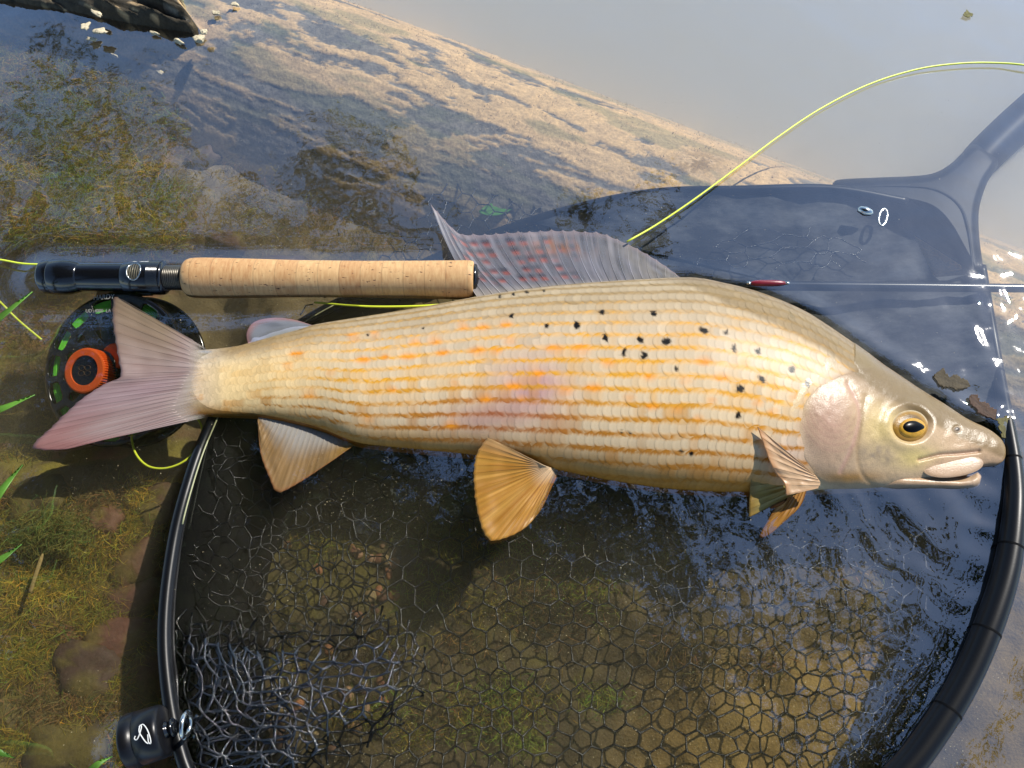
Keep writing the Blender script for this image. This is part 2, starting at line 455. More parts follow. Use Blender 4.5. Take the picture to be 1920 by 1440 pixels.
def log_mesh():
    ns, na = 760, 260
    s = np.linspace(-1.1, 1.5, ns); sl = np.where((s > -.35) & (s < .75), 1, 1)
    s = np.r_[np.linspace(-1.1, -0.36, 40), np.linspace(-0.35, 0.62, 640), np.linspace(0.63, 1.6, 40)]
    a = np.linspace(-1.75, 1.45, na)                # round the trunk: 0 = crest, positive = far side
    Sg, Ag = np.meshgrid(s, a, indexing='ij')
    # long grain, eaten away patches of the pale outer layer, knots
    u, v = Sg * 14, Ag * LR * 60
    wx = fbm(u * 0.8, v * 0.5, 0, 3) - .5; wy = fbm(u * 0.8, v * 0.5, 5, 4) - .5
    patch = fbm(u * 1.5 + 2.6 * wx, v * 1.5 + 2.6 * wy, 0, 11, 6, 0.58)
    pale = sstep(0.465, 0.515, patch + .24 * (fbm(u * 8, v * 10, 3, 13, 5, .65) - .5) + 0.12 * sstep(-0.6, 0.9, Ag) - 0.02 + .06 * sstep(.1, .6, Sg))
    grain = fbm(u * 0.9 + wx, v * 6.0 + 2 * wy, 1, 23, 4)
    fine = fbm(Sg * 220, Ag * LR * 260, 2, 31, 4)
    r = LR + 0.0006 * (pale - .6) + 0.0009 * (grain - .5) + 0.0010 * (fine - .5) + 0.0022 * (fbm(u * .22, v * .2, 4, 41, 3) - .5)
    base = LOG0 + Sg[..., None] * LOGD + r[..., None] * (np.cos(Ag)[..., None] * LOGU + np.sin(Ag)[..., None] * LOGW)
    x, y = topx(base)
    ridge_p = [(-400, -90), (330, -60), (352, 20), (384, 66), (372, 86), (250, 70), (130, 52), (0, 40), (-400, -5)]
    din = dist_poly(x, y, ridge_p, True); ins = inside(x, y, ridge_p)
    rg = np.where(ins, sstep(0, 14, din), 0.0) * (0.55 + .9 * (fbm(u * 2, v * 7, 0, 57, 4)))
    lift = rg * 0.016
    V = base + lift[..., None] * LOGU
    paleC = lin((226, 190, 138)) * (0.85 + .35 * fbm(u * 5, v * 5, 0, 71, 3))[..., None]
    darkC = lin((130, 124, 112)) * (0.4 + 1.1 * fine)[..., None]
    greenC = lin((120, 124, 84))
    C = mixc(darkC, paleC, pale * (0.55 + .6 * fine).clip(0, 1))
    C = mixc(C, np.broadcast_to(greenC, C.shape), 0.5 * sstep(.56, .68, fbm(u * 1.3, v * 1.2, 9, 83, 4)))
    C = mixc(C, np.broadcast_to(lin((120, 92, 24)), C.shape), 0.75 * np.exp(-(((x - 1310) / 45) ** 2 + ((y - 305) / 22) ** 2)) * (fine > .42))
    wet = lin((30, 27, 18)) * (0.4 + 1.6 * fbm(u * 1.5, v * 12, 3, 91, 4))[..., None]
    C = mixc(C, wet, sstep(0.05, .25, rg) * (1 - .75 * sstep(.66, .74, fbm(u * 6, v * 14, 2, 97, 3))))
    near = sstep(0.1, -.75, Ag)                      # darker, grey-brown flank on the near side
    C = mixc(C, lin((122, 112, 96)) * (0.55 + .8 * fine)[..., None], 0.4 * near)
    o = add('sunken_log', V.reshape(-1, 3), gridF(len(s), na), M_LOG, colr=C.reshape(-1, 3), base=LOG0)
    return o
log = log_mesh()
tag(log, 'big pale sunken tree trunk with flaking eroded surface lying across the stream', 'log')

# ------------------------------------------------------------------ stream bed
def bed_height(x, y):
    px, py = topx(np.stack([x, y, np.full_like(x, -0.06)], -1))
    z = np.full_like(x, -0.060)
    z = z + 0.024 * sstep(520, 150, px)
    z = z - 0.034 * sstep(520, 380, px) * sstep(430, 540, py) * sstep(930, 820, py)
    z = z + 0.006 * sstep(1750, 1920, px) * sstep(700, 1000, py)
    z = z + 0.013 * sstep(1150, 1400, px) * sstep(950, 1150, py)
    n = fbm(x * 18, y * 18, 0, 5, 5)
    z = z + 0.016 * (n - .5) + 0.006 * (fbm(x * 120, y * 120, 0, 9, 4) - .5)
    far = (x - LOG0[0]) * LOGW[0] + (y - LOG0[1]) * LOGW[1]
    z = z - 0.5 * sstep(-0.01, 0.05, far)
    return z, px, py, far
def make_bed():
    gx = np.r_[-40, -12, -4, -1.6, -.8, np.linspace(-0.5, 0.5, 400), .8, 1.6, 4, 12, 40]
    gy = np.r_[-40, -12, -4, -1.6, -.8, np.linspace(-0.42, 0.5, 370), .8, 1.6, 4, 12, 40]
    X, Y = np.meshgrid(gx, gy, indexing='ij')
    z, px, py, far = bed_height(X, Y)
    n1 = fbm(X * 26, Y * 26, 0, 101, 5); n2 = fbm(X * 70, Y * 70, 0, 103, 4); n3 = fbm(X * 9, Y * 9, 0, 107, 3)
    C = np.broadcast_to(lin((84, 72, 47)), X.shape + (3,)).copy()
    C = mixc(C, np.broadcast_to(lin((122, 84, 60)), C.shape), sstep(.5, .62, n1) * sstep(420, 250, px))
    C = mixc(C, np.broadcast_to(lin((96, 88, 34)), C.shape), 0.8 * sstep(.5, .64, n2 * .5 + n3 * .5))
    C = mixc(C, np.broadcast_to(lin((112, 102, 84)), C.shape), 0.7 * sstep(430, 330, py) * sstep(250, 420, px))
    sunlit_sand = np.exp(-(((px - 1440 + .35 * (py - 1330)) / 230) ** 4 + ((py - 1380) / 170) ** 4))  # pool of sunlight on the bed, painted in as lighter sand
    sunlit_sand = np.clip(sunlit_sand * 1.3 + .9 * sstep(1730, 1850, px) * sstep(800, 1100, py) * .8, 0, 1) * (0.75 + .5 * n1)
    C = mixc(C, np.broadcast_to(lin((134, 110, 62)), C.shape), .85 * np.clip(sunlit_sand, 0, 1))
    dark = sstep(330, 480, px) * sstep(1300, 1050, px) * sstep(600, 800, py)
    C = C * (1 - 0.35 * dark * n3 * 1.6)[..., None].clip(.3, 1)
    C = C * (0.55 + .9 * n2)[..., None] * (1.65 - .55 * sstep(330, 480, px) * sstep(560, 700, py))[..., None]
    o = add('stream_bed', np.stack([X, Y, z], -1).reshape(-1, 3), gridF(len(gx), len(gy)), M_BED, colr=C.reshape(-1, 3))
    o['kind'] = 'structure'
make_bed()

# ------------------------------------------------------------------ milky deep water beyond the log
def make_turbid():
    a = LOG0 - 3 * LOGD; b = LOG0 + 3 * LOGD
    w = np.array([LOGW[0], LOGW[1], 0]); w /= np.linalg.norm(w)
    q = [a, b, b + 5 * w, a + 5 * w]
    V = np.array([(p[0], p[1], z) for z in (-0.62, -0.028) for p in q])
    F = [np.array([(3, 2, 1, 0), (4, 5, 6, 7), (0, 1, 5, 4), (1, 2, 6, 5), (2, 3, 7, 6), (3, 0, 4, 7)])]
    o = add('milky_water', V, F, M_TURBID, smooth=False)
    tag(o, 'milky grey-green deep water beyond the sunken log', None, kind='stuff')
make_turbid()
def make_murk():
    m = bpy.data.materials.new('murky_water'); m.use_nodes = True
    nt = m.node_tree
    for n in list(nt.nodes): nt.nodes.remove(n)
    out = N(nt, 'ShaderNodeOutputMaterial'); v = N(nt, 'ShaderNodeVolumePrincipled')
    v.inputs['Color'].default_value = (0.80, 0.72, 0.52, 1); v.inputs['Density'].default_value = 2.2
    nt.links.new(v.outputs[0], out.inputs['Volume'])
    V = np.array([(x, y, z) for z in (-.7, -.0035) for x, y in ((-1.5, -1.2), (1.5, -1.2), (1.5, .62), (-1.5, .62))])
    F = [np.array([(3, 2, 1, 0), (4, 5, 6, 7), (0, 1, 5, 4), (1, 2, 6, 5), (2, 3, 7, 6), (3, 0, 4, 7)])]
    o = add('murky_water', V, F, m, smooth=False)
    tag(o, 'faintly silty brown shallow water round the fish and net', None, kind='stuff')
make_murk()

# ------------------------------------------------------------------ fish body surface
FZ = -0.004
KT = 0.50
def dense(pl):
    c = crom(pl, 500); o = np.argsort(c[:, 0]); return c[o]
TOPd, BOTd = dense(TOP), dense(BOT)
ph_t = np.linspace(0, np.pi / 2, 400)
_ds = np.sqrt((np.diff(-np.cos(ph_t))) ** 2 + (KT * np.diff(np.sin(ph_t))) ** 2)
arc_t = np.r_[0, np.cumsum(_ds)]                     # arc from the back to the middle of the side, half-height 1
QARC = arc_t[-1]
def phi_of_arc(b):
    """b: arc in half-heights from the middle of the side; negative = back, positive = belly"""
    b = np.clip(np.asarray(b, float), -2 * QARC * .99, 2 * QARC * .99)
    ab = np.abs(b); over = ab > QARC
    a1 = np.where(over, 2 * QARC - ab, ab)
    ph = np.interp(QARC - a1, arc_t, ph_t)           # 0 at the back
    d = np.pi / 2 - ph
    d = np.where(over, np.pi - d, d)
    return np.pi / 2 + np.sign(b) * d
GILL = [(1602, 690), (1545, 712), (1508, 750), (1492, 800), (1500, 850), (1522, 890), (1548, 912)]
OPER = [(1590, 720), (1610, 770), (1600, 830), (1575, 885)]
PREO = [(1622, 745), (1612, 800), (1606, 850), (1618, 895), (1650, 918)]
LIPL = [(1722, 862), (1760, 853), (1800, 850), (1834, 846)]
def body(X, phi, disp=True):
    X = np.asarray(X, float)
    t = np.interp(X, TOPd[:, 0], TOPd[:, 1]); b = np.interp(X, BOTd[:, 0], BOTd[:, 1])
    A = P(X, t, FZ); B = P(X, b, FZ)
    M = (A + B) / 2; H = (A - B) / 2
    hl = np.linalg.norm(H, axis=-1)
    kt = KT * np.interp(X, [335, 360, 420, 520], [.10, .34, .72, 1.0]) * (1 - .12 * sstep(1500, 1880, X)) * (1 + .12 * sstep(1700, 1884, X))
    V = M + np.cos(phi)[..., None] * H
    s = np.sin(phi)
    V[..., 2] += .0042 * sstep(1690, 1850, X)
    V[..., 2] += np.sign(s) * np.abs(s) ** 0.92 * hl * kt
    Yp = (t + b) / 2 - np.cos(phi) * (b - t) / 2
    if disp:
        up = (s > 0) & (X > 1450)
        if np.any(up):
            X, Yq = topx(V); Yp0, Yp = Yp, Yq
            dg = dist_poly(X, Yp, crom(GILL, 40)); dp = dist_poly(X, Yp, crom(PREO, 30)); do = dist_poly(X, Yp, crom(OPER, 30))
            dl = dist_poly(X, Yp, crom(LIPL, 20))
            g = (X > np.interp(Yp, [q[1] for q in GILL], [q[0] for q in GILL]))
            h = 0.0009 * sstep(0, 40, dg) * g - 0.0006 * np.exp(-(dg / 4.0) ** 2)
            h = h - 0.0004 * np.exp(-(dp / 5) ** 2) - 0.0005 * np.exp(-(do / 5) ** 2) - 0.0012 * np.exp(-(dl / 4) ** 2)
            h = h + 0.0012 * np.exp(-(((X - 1555) / 42) ** 2 + ((Yp - 800) / 62) ** 2))
            de = np.hypot((X - 1706) / 1.12, Yp - 799)
            h = h + 0.0012 * np.exp(-((de - 40) / 11) ** 2) - 0.003 * sstep(38, 16, de)
            h = h + 0.0007 * (fbm(X / 26, Yp / 26, 0, 201, 4) - .5)
            h = h - 0.0010 * np.exp(-(np.hypot(X - 1793, Yp - 806) / 6) ** 2)
            h = h * sstep(0, .35, s) * up
            V[..., 2] += h
            Yp = Yp0
    return V, Yp

PK = lambda *c: lin(c)
SPOTS = [(1082, 610, 7), (1128, 585, 5), (1135, 633, 7), (1200, 637, 6), (1250, 640, 7.5), (1170, 660, 6.5), (1208, 667, 7), (1225, 588, 5), (1268, 692, 5.5),
         (1320, 620, 6.5), (1361, 624, 5), (1377, 652, 6.5), (1422, 659, 5), (1485, 694, 6.5), (1514, 720, 6.5), (1429, 712, 6), (1388, 729, 7),
         (1384, 780, 7), (959, 593, 4.5), (1025, 610, 4.5), (1165, 811, 4), (1180, 812, 3.5), (1278, 847, 3.5), (1296, 850, 5), (690, 628, 2.6), (793, 615, 2.4),
         (938, 556, 3), (962, 552, 3), (988, 548, 3), (1020, 545, 2.6)]
ORNG = [(555, 663, 14), (540, 686, 10), (663, 632, 12), (680, 675, 14), (703, 628, 10), (722, 668, 8), (765, 668, 14), (778, 640, 12), (815, 637, 14), (830, 660, 12),
        (868, 610, 12), (895, 658, 16), (905, 612, 12), (852, 718, 10), (735, 728, 10), (580, 738, 14), (948, 606, 12), (955, 640, 12), (930, 660, 12), (962, 722, 16),
        (1040, 656, 16), (1090, 657, 18), (978, 745, 10), (1112, 726, 16), (1140, 684, 14), (1218, 709, 12), (1286, 715, 13), (1222, 764, 12), (1270, 770, 12),
        (1320, 676, 15), (1352, 706, 14), (1395, 680, 12), (1310, 782, 10), (1335, 750, 10), (1420, 757, 12), (1490, 745, 12), (1450, 770, 10), (620, 700, 10),
        (845, 795, 14), (690, 788, 12), (1010, 700, 12), (910, 745, 14), (1180, 745, 12), (1060, 735, 14)]
def fish_col(X, Y, stripe=None, scale=False, cell=None):
    X, Y = np.broadcast_arrays(np.asarray(X, float), np.asarray(Y, float))
    t = np.interp(X, TOPd[:, 0], TOPd[:, 1]); b = np.interp(X, BOTd[:, 0], BOTd[:, 1])
    v = ((Y - t) / np.maximum(b - t, 1)).clip(0, 1)
    n = fbm(X / 60, Y / 40, 0, 301, 4); nf = fbm(X / 9, Y / 9, 0, 307, 3)
    back = np.broadcast_to(PK(150, 128, 88), X.shape + (3,))
    C = mixc(back, np.broadcast_to(PK(196, 174, 140), C0 := back.shape), sstep(0.0, .26, v + .10 * (n - .5)))
    C = mixc(C, np.broadcast_to(PK(220, 192, 146), C0), sstep(.25, .5, v))
    C = mixc(C, np.broadcast_to(PK(226, 207, 150), C0), .85 * sstep(760, 420, X) * sstep(.05, .35, v))
    C = mixc(C, np.broadcast_to(PK(204, 196, 180), C0), .85 * sstep(440, 352, X))
    C = mixc(C, np.broadcast_to(PK(176, 128, 58), C0), .9 * sstep(.76, .96, v + .08 * (n - .5)) * sstep(1560, 1420, X))
    C = mixc(C, np.broadcast_to(PK(186, 120, 30), C0), .8 * sstep(.93, 1.0, v) * sstep(1520, 1400, X))
    C = mixc(C, np.broadcast_to(PK(176, 128, 132), C0), .5 * np.exp(-(((X - 990) / 75) ** 2 + ((Y - 725) / 55) ** 2)) * (.5 + n) * (v < .95))
    C = mixc(C, np.broadcast_to(PK(176, 124, 120), C0), .42 * np.exp(-(((X - 920) / 90) ** 2 + ((Y - 780) / 30) ** 2)) * (.6 + .8 * n))
    if cell is not None:                              # greyish middle of each scale, yellow skin between the rows
        C = mixc(C, np.broadcast_to(PK(224, 184, 126), C0), .42 * (1 - cell) * sstep(.12, .3, v) * sstep(.95, .8, v) * sstep(1560, 1440, X))
        C = mixc(C, C * .45 + .55 * lin((194, 182, 158)), .8 * cell * sstep(.9, .75, v))
    C = mixc(C, np.broadcast_to(PK(178, 126, 134), C0), .52 * np.exp(-(((X - 1000) / 62) ** 2 + ((Y - 720) / 48) ** 2)) * (.4 + 1.2 * n))
    C = mixc(C, np.broadcast_to(PK(172, 118, 116), C0), .42 * np.exp(-(((X - 915) / 90) ** 2 + ((Y - 785) / 26) ** 2)) * (.5 + n))
    # head
    gx = np.interp(Y, [q[1] for q in GILL], [q[0] for q in GILL], left=1640)
    hd = sstep(-14, 22, X - gx)
    H = np.broadcast_to(PK(200, 178, 148), C0)
    H = mixc(H, np.broadcast_to(PK(208, 178, 156), C0), .8 * np.exp(-(((X - 1555) / 60) ** 2 + ((Y - 790) / 90) ** 2)))
    H = mixc(H, np.broadcast_to(PK(196, 158, 146), C0), .35 * np.exp(-(((X - 1560) / 36) ** 2 + ((Y - 785) / 50) ** 2)))
    H = mixc(H, np.broadcast_to(PK(208, 192, 130), C0), .8 * np.exp(-(((X - 1655) / 50) ** 2 + ((Y - 800) / 55) ** 2)))
    H = mixc(H, np.broadcast_to(PK(206, 194, 116), C0), .7 * np.exp(-(((X - 1715) / 40) ** 2 + ((Y - 858) / 22) ** 2)))
    H = mixc(H, np.broadcast_to(PK(150, 138, 120), C0), .8 * np.exp(-(((X - 1645) / 48) ** 2 + ((Y - 852) / 24) ** 2)) * (.3 + 1.3 * nf))
    H = mixc(H, np.broadcast_to(PK(176, 130, 56), C0), .8 * np.exp(-(((X - 1590) / 60) ** 2 + ((Y - 896) / 12) ** 2)) * (.4 + 1.1 * n))
    H = mixc(H, np.broadcast_to(PK(132, 112, 80), C0), .92 * sstep(.36, .14, v + .1 * (n - .5)))
    H = mixc(H, np.broadcast_to(PK(186, 160, 130), C0), .75 * sstep(1740, 1860, X))
    H = mixc(H, np.broadcast_to(PK(204, 174, 144), C0), .85 * np.exp(-(((X - 1795) / 62) ** 2 + ((Y - 876) / 22) ** 2) ** 2))
    for pl, c, w in ((GILL, (186, 158, 130), 6.0), (PREO, (170, 148, 116), 4.0), (OPER, (196, 160, 146), 4.5), (LIPL, (150, 116, 92), 3.0)):
        d = dist_poly(X, Y, crom(pl, 30)); H = mixc(H, np.broadcast_to(PK(*c), C0), .7 * np.exp(-(d / w) ** 2))
    for k in range(5):                                # fine arcs on the gill cover
        d = np.abs(np.hypot((X - 1568) / .8, Y - 760) - (38 + 12 * k)); H = mixc(H, np.broadcast_to(PK(186, 148, 134), C0), .3 * np.exp(-(d / 2.5) ** 2) * (Y > 770) * (X < 1605))
    sk = fbm(X / 7, Y / 7, 3, 331, 3)
    H = mixc(H, np.broadcast_to(PK(120, 104, 84), C0), .16 * sstep(.62, .74, sk))
    H = H * (1 - .2 * np.exp(-(((X - 1555) / 62) ** 2 + ((Y - 800) / 90) ** 2) ** 2))[..., None]
    C = mixc(C, H * np.array([1.02, .93, .83]), hd)
    C = mixc(C, np.broadcast_to(PK(222, 200, 188), C0), .55 * np.exp(-(((X - 1478) / 30) ** 2 + ((Y - 860) / 45) ** 2)))
    if stripe is not None:
        st, sw = stripe
        sc = mixc(np.broadcast_to(PK(216, 158, 54), C0), np.broadcast_to(PK(178, 118, 40), C0), sstep(.45, .8, v))
        sc = mixc(sc, np.broadcast_to(PK(150, 84, 70), C0), .75 * np.exp(-(((X - 950) / 130) ** 2 + ((Y - 775) / 45) ** 2)))
        C = mixc(C, sc, np.clip(st, 0, 1))
        og = np.zeros(X.shape)
        for (a, c, r) in ORNG:
            og = np.maximum(og, np.exp(-(((X - a) / r) ** 2 + ((Y - c) / (r * .62)) ** 2) ** 1.5) * (.55 + .9 * nf))
        C = mixc(C, np.broadcast_to(PK(232, 146, 34), C0), np.clip(og * (.35 + .8 * sw), 0, .95))
    wl_ = np.interp(X, [1180, 1300, 1400, 1480, 1560, 1640, 1700, 1760, 1830, 1884], [520, 540, 586, 622, 664, 730, 768, 798, 836, 860]) + 7 * (fbm(X / 18, 0 * X, 0, 343, 3) - .5)
    C = mixc(C, np.broadcast_to(PK(122, 102, 64), C0) * (.85 + .3 * n)[..., None], .68 * sstep(5, -6, Y - wl_) * sstep(1190, 1330, X))
    blk = np.zeros(X.shape)
    for i, (a, c, r) in enumerate(SPOTS):
        if scale is None: break
        d = np.hypot((X - a) / (1.0 + .2 * math.sin(i * 2.1)), (Y - c) + .35 * (X - a) * math.sin(i * 5.3))
        d = d * (0.72 + .75 * vnoise(X / 4.5 + i * 3, Y / 4.5, 0, 9))
        blk = np.maximum(blk, sstep(r * 1.2, r * .86, d))
    C = mixc(C, np.broadcast_to(PK(14, 11, 7), C0), blk)
    return C

fish = empty('grayling_fish', P(1000, 740, -0.03))
tag(fish, 'large silvery fish with golden side stripes, black spots and tall dorsal fin', 'fish')
def make_body():
    Xs = np.r_[np.linspace(336, 1450, 380), np.linspace(1452, 1875, 260)]
    phs = np.r_[np.linspace(-0.02, np.pi + .02, 170), np.linspace(np.pi + .06, 2 * np.pi - .06, 40)]
    X, PH = np.meshgrid(Xs, phs, indexing='ij')
    V, Y = body(X, PH)
    qx, qy = topx(V)
    C = fish_col(qx, qy, stripe=None) * .86
    nv = len(phs)
    F = [gridF(len(Xs), nv, wrap_v=True), np.arange(nv)[None], (np.arange(nv)[::-1] + (len(Xs) - 1) * nv)[None]]
    return add('body', V.reshape(-1, 3), F, M_FISH, fish, colr=C.reshape(-1, 3))
fbody = make_body()

def make_scales():
    spf = lambda X: np.interp(X, [340, 450, 700, 1000, 1250, 1450, 1620], [10.5, 12.5, 19, 23, 24.5, 23, 17])
    # columns at a spacing that follows the row spacing
    xs = [342.0]
    while xs[-1] < 1640: xs.append(xs[-1] + .64 * float(spf(xs[-1])))
    xs = np.array(xs)
    rows = np.arange(-13, 14)
    XI, J = np.meshgrid(np.arange(len(xs)), rows, indexing='ij')
    xc = xs[XI.ravel()]; j = J.ravel()
    sp = spf(xc)
    xc = xc + np.where(j % 2 == 0, 0, .32 * sp) + rng.normal(0, .7, len(xc))
    t = np.interp(xc, TOPd[:, 0], TOPd[:, 1]); b = np.interp(xc, BOTd[:, 0], BOTd[:, 1]); h = (b - t) / 2
    sp = spf(xc)
    bc = (j * sp + rng.normal(0, .5, len(xc))) / h      # arc in half-heights
    ph = phi_of_arc(bc)
    yc = topx(body(np.clip(xc, 337, 1880), ph, disp=False)[0])[1]
    lim = np.interp(yc, [560, 600, 640, 670, 690, 712, 750, 800, 850, 890, 930], [1560, 1600, 1620, 1618, 1590, 1542, 1505, 1488, 1492, 1505, 1520])
    ok = (np.abs(bc) < QARC * 1.18) & (xc < lim + 2) & (xc > 340)
    xc, j, sp, bc, h, ph = xc[ok], j[ok], sp[ok], bc[ok], h[ok], ph[ok]
    n = len(xc)
    rr = np.array([0.0, .3, .55, .75, .9, 1.0]); sg = 20
    ang = np.linspace(0, 2 * np.pi, sg, endpoint=False)
    la = [0.0]; lb = [0.0]; lr = [0.0]
    for r in rr[1:]:
        la += list(r * np.cos(ang)); lb += list(r * np.sin(ang)); lr += [r] * sg
    la, lb, lr = map(np.array, (la, lb, lr))            # la: -1 tail edge .. +1 root
    m = len(la)
    wob = 1 + .05 * rng.normal(size=(n, 1))
    AX = la[None] * (1.25 * .64 * sp)[:, None] * wob; BY = lb[None] * (.70 * sp)[:, None] * wob
    X = xc[:, None] + AX; Bv = bc[:, None] + BY / h[:, None]
    PHI = phi_of_arc(Bv)
    Xc = np.clip(X, 337, 1880)
    V, Y = body(Xc, PHI, disp=False)
    V2, _ = body(Xc + 1.5, PHI, disp=False); V3, _ = body(Xc, PHI + .02, disp=False)
    nn = np.cross(V2 - V, V3 - V); nn /= np.linalg.norm(nn, axis=-1)[..., None] + 1e-15
    sgn = np.sign(np.sum(nn * np.stack([0 * PHI, np.cos(PHI), np.sin(PHI) + 0 * PHI], -1), -1)); nn *= sgn[..., None]
    k = (sp / 23.0)[:, None]
    lift = (0.00010 - 0.00007 * la[None] + 0.00003 * (1 - lb[None] ** 2)) * k
    tilt = rng.normal(0, .00004, (n, 1)) * lb[None] + rng.normal(0, .00003, (n, 1)) * la[None]
    V = V + nn * (lift + tilt)[..., None]
    X, Y = topx(V)
    vv = (Y - np.interp(Xc, TOPd[:, 0], TOPd[:, 1])) / np.maximum(np.interp(Xc, BOTd[:, 0], BOTd[:, 1]) - np.interp(Xc, TOPd[:, 0], TOPd[:, 1]), 1)
    rowst = np.interp(j, [-6, -4, -2, 0, 2, 4, 7, 10], [0, .2, .45, .6, 1.0, 1.35, 1.35, .9])[:, None]
    along = .48 + .95 * sstep(.34, .66, fbm(X / 55, (j * 7.3)[:, None] + 0 * X, 0, 401, 3))
    st = rowst * along * sstep(.40, .66, np.abs(lb)[None]) * (.3 + .9 * sstep(.3, -.35, la)[None]) * sstep(430, 760, X) ** .6
    st = st + .28 * rowst * along * (1 - sstep(.5, .86, np.abs(lb)[None])) * sstep(.55, .7, vnoise(X / 25, (j * 3.1)[:, None] + 0 * X, 0, 55))
    cell = (sstep(.60, .30, np.abs(lb))[None] + 0 * X) * sstep(480, 720, X)
    C = fish_col(X, Y, cell=cell, stripe=(st, sstep(.2, .8, np.abs(lb)[None] + 0 * X)), scale=True)
    tone = 1 + .04 * rng.normal(size=(n, 1, 1))
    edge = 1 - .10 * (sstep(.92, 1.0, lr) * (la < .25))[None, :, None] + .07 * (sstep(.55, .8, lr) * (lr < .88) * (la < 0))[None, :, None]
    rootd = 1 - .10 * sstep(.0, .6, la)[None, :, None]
    C = np.clip(C * tone * edge * rootd * np.array([.92, .895, .89]), 0, .95)
    fl = [np.stack([np.zeros(sg, int), 1 + np.arange(sg), 1 + (np.arange(sg) + 1) % sg], 1)]
    q = []
    for r in range(len(rr) - 2):
        a0 = 1 + r * sg; i = np.arange(sg); i2 = (i + 1) % sg
        q.append(np.stack([a0 + i, a0 + sg + i, a0 + sg + i2, a0 + i2], 1))
    q = np.vstack(q)
    off = (np.arange(n) * m)[:, None, None]
    F = [(fl[0][None] + off).reshape(-1, 3), (q[None] + off).reshape(-1, 4)]
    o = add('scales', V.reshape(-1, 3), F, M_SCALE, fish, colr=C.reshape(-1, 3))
    o['kind'] = 'stuff'
make_scales()

# ------------------------------------------------------------------ fins
def fin(name, base, tip, nr, zb, zt, colf, parent, sub=5, m=26, pleat=0.0006, curve=None, ray_r=0.00045, ray_col=None, alpha=0.9, serr=0.0, ray_pow=1.0, thick=0.00025, seed=0, rays=True):
    """a fin from its base line to its margin (pixel polylines): pleated membrane with one rod per ray"""
    nu = (nr - 1) * sub + 1
    b = crom(base, nu); t = crom(tip, nu)
    rg = np.random.default_rng(seed + 50)
    u = np.linspace(0, 1, nu); v = np.linspace(0, 1, m)
    U, Vv = np.meshgrid(u, v, indexing='ij')
    ph = (np.arange(nu) % sub) / sub
    saw = np.where(ph == 0, 0, 1.0) * (0.4 + .6 * np.abs(np.sin(ph * np.pi)))
    ext = 1 - serr * saw
    jit = 1 - serr * .8 * rg.random(nr); ext = ext * np.interp(np.arange(nu), np.arange(nr) * sub, jit)
    vv = Vv * ext[:, None]
    px = b[:, None, 0] * (1 - vv) + t[:, None, 0] * vv; py = b[:, None, 1] * (1 - vv) + t[:, None, 1] * vv
    if curve is not None:
        cx, cyv = curve; w = np.sin(np.pi * vv)
        px = px + cx * w; py = py + cyv * w
    zbv = np.interp(u, np.linspace(0, 1, len(np.atleast_1d(zb))), np.atleast_1d(zb)); ztv = np.interp(u, np.linspace(0, 1, len(np.atleast_1d(zt))), np.atleast_1d(zt))
    z = zbv[:, None] * (1 - vv) + ztv[:, None] * vv
    wave = 0.0045 * (fbm(U * 3 + seed, Vv * 2, 0, 500 + seed, 3) - .5)
    z = z + wave * vv
    pl = pleat * np.cos(2 * np.pi * ph)[:, None] * sstep(0, .25, vv)
    top = P(px, py, z + pl)
    low = top - np.array([0, 0, thick])
    C = colf(px, py, U, vv)
    if C.shape[-1] == 3: C = np.concatenate([C, np.full(C.shape[:2] + (1,), alpha)], -1)
    V = np.vstack([top.reshape(-1, 3), low.reshape(-1, 3)])
    F1 = gridF(nu, m); nq = nu * m
    edge = np.r_[np.arange(m), (np.arange(1, nu) * m + m - 1), ((nu - 1) * m + np.arange(m - 1)[::-1]), (np.arange(1, nu - 1)[::-1] * m)]
    e2 = np.roll(edge, -1)
    F = [F1, F1[:, ::-1] + nq, np.stack([edge, e2, e2 + nq, edge + nq], 1)]
    o = add(name, V, F, M_FIN, parent, colr=np.vstack([C.reshape(-1, 4)] * 2))
    if rays:
        v0 = 6 if name == 'tail_fin' else 0
        for i in range(nr):
            c = top[i * sub, v0:, :] + np.array([0, 0, ray_r * .3])
            rad = ray_r * (1 - .75 * v[v0:] ** ray_pow)
            tv, tf = tube(c, rad, 6)
            rc = C[i * sub, v0:, :3] * (ray_col if ray_col is not None else 1.0) * (1 + .14 * rg.normal())
            add('fin_ray', tv, tf, M_RAY, o, colr=np.repeat(np.clip(rc, 0, 1), 6, 0))
    return o
def K(*c): return lin(c)
def bc(c, U): return np.broadcast_to(lin(c), U.shape + (3,))

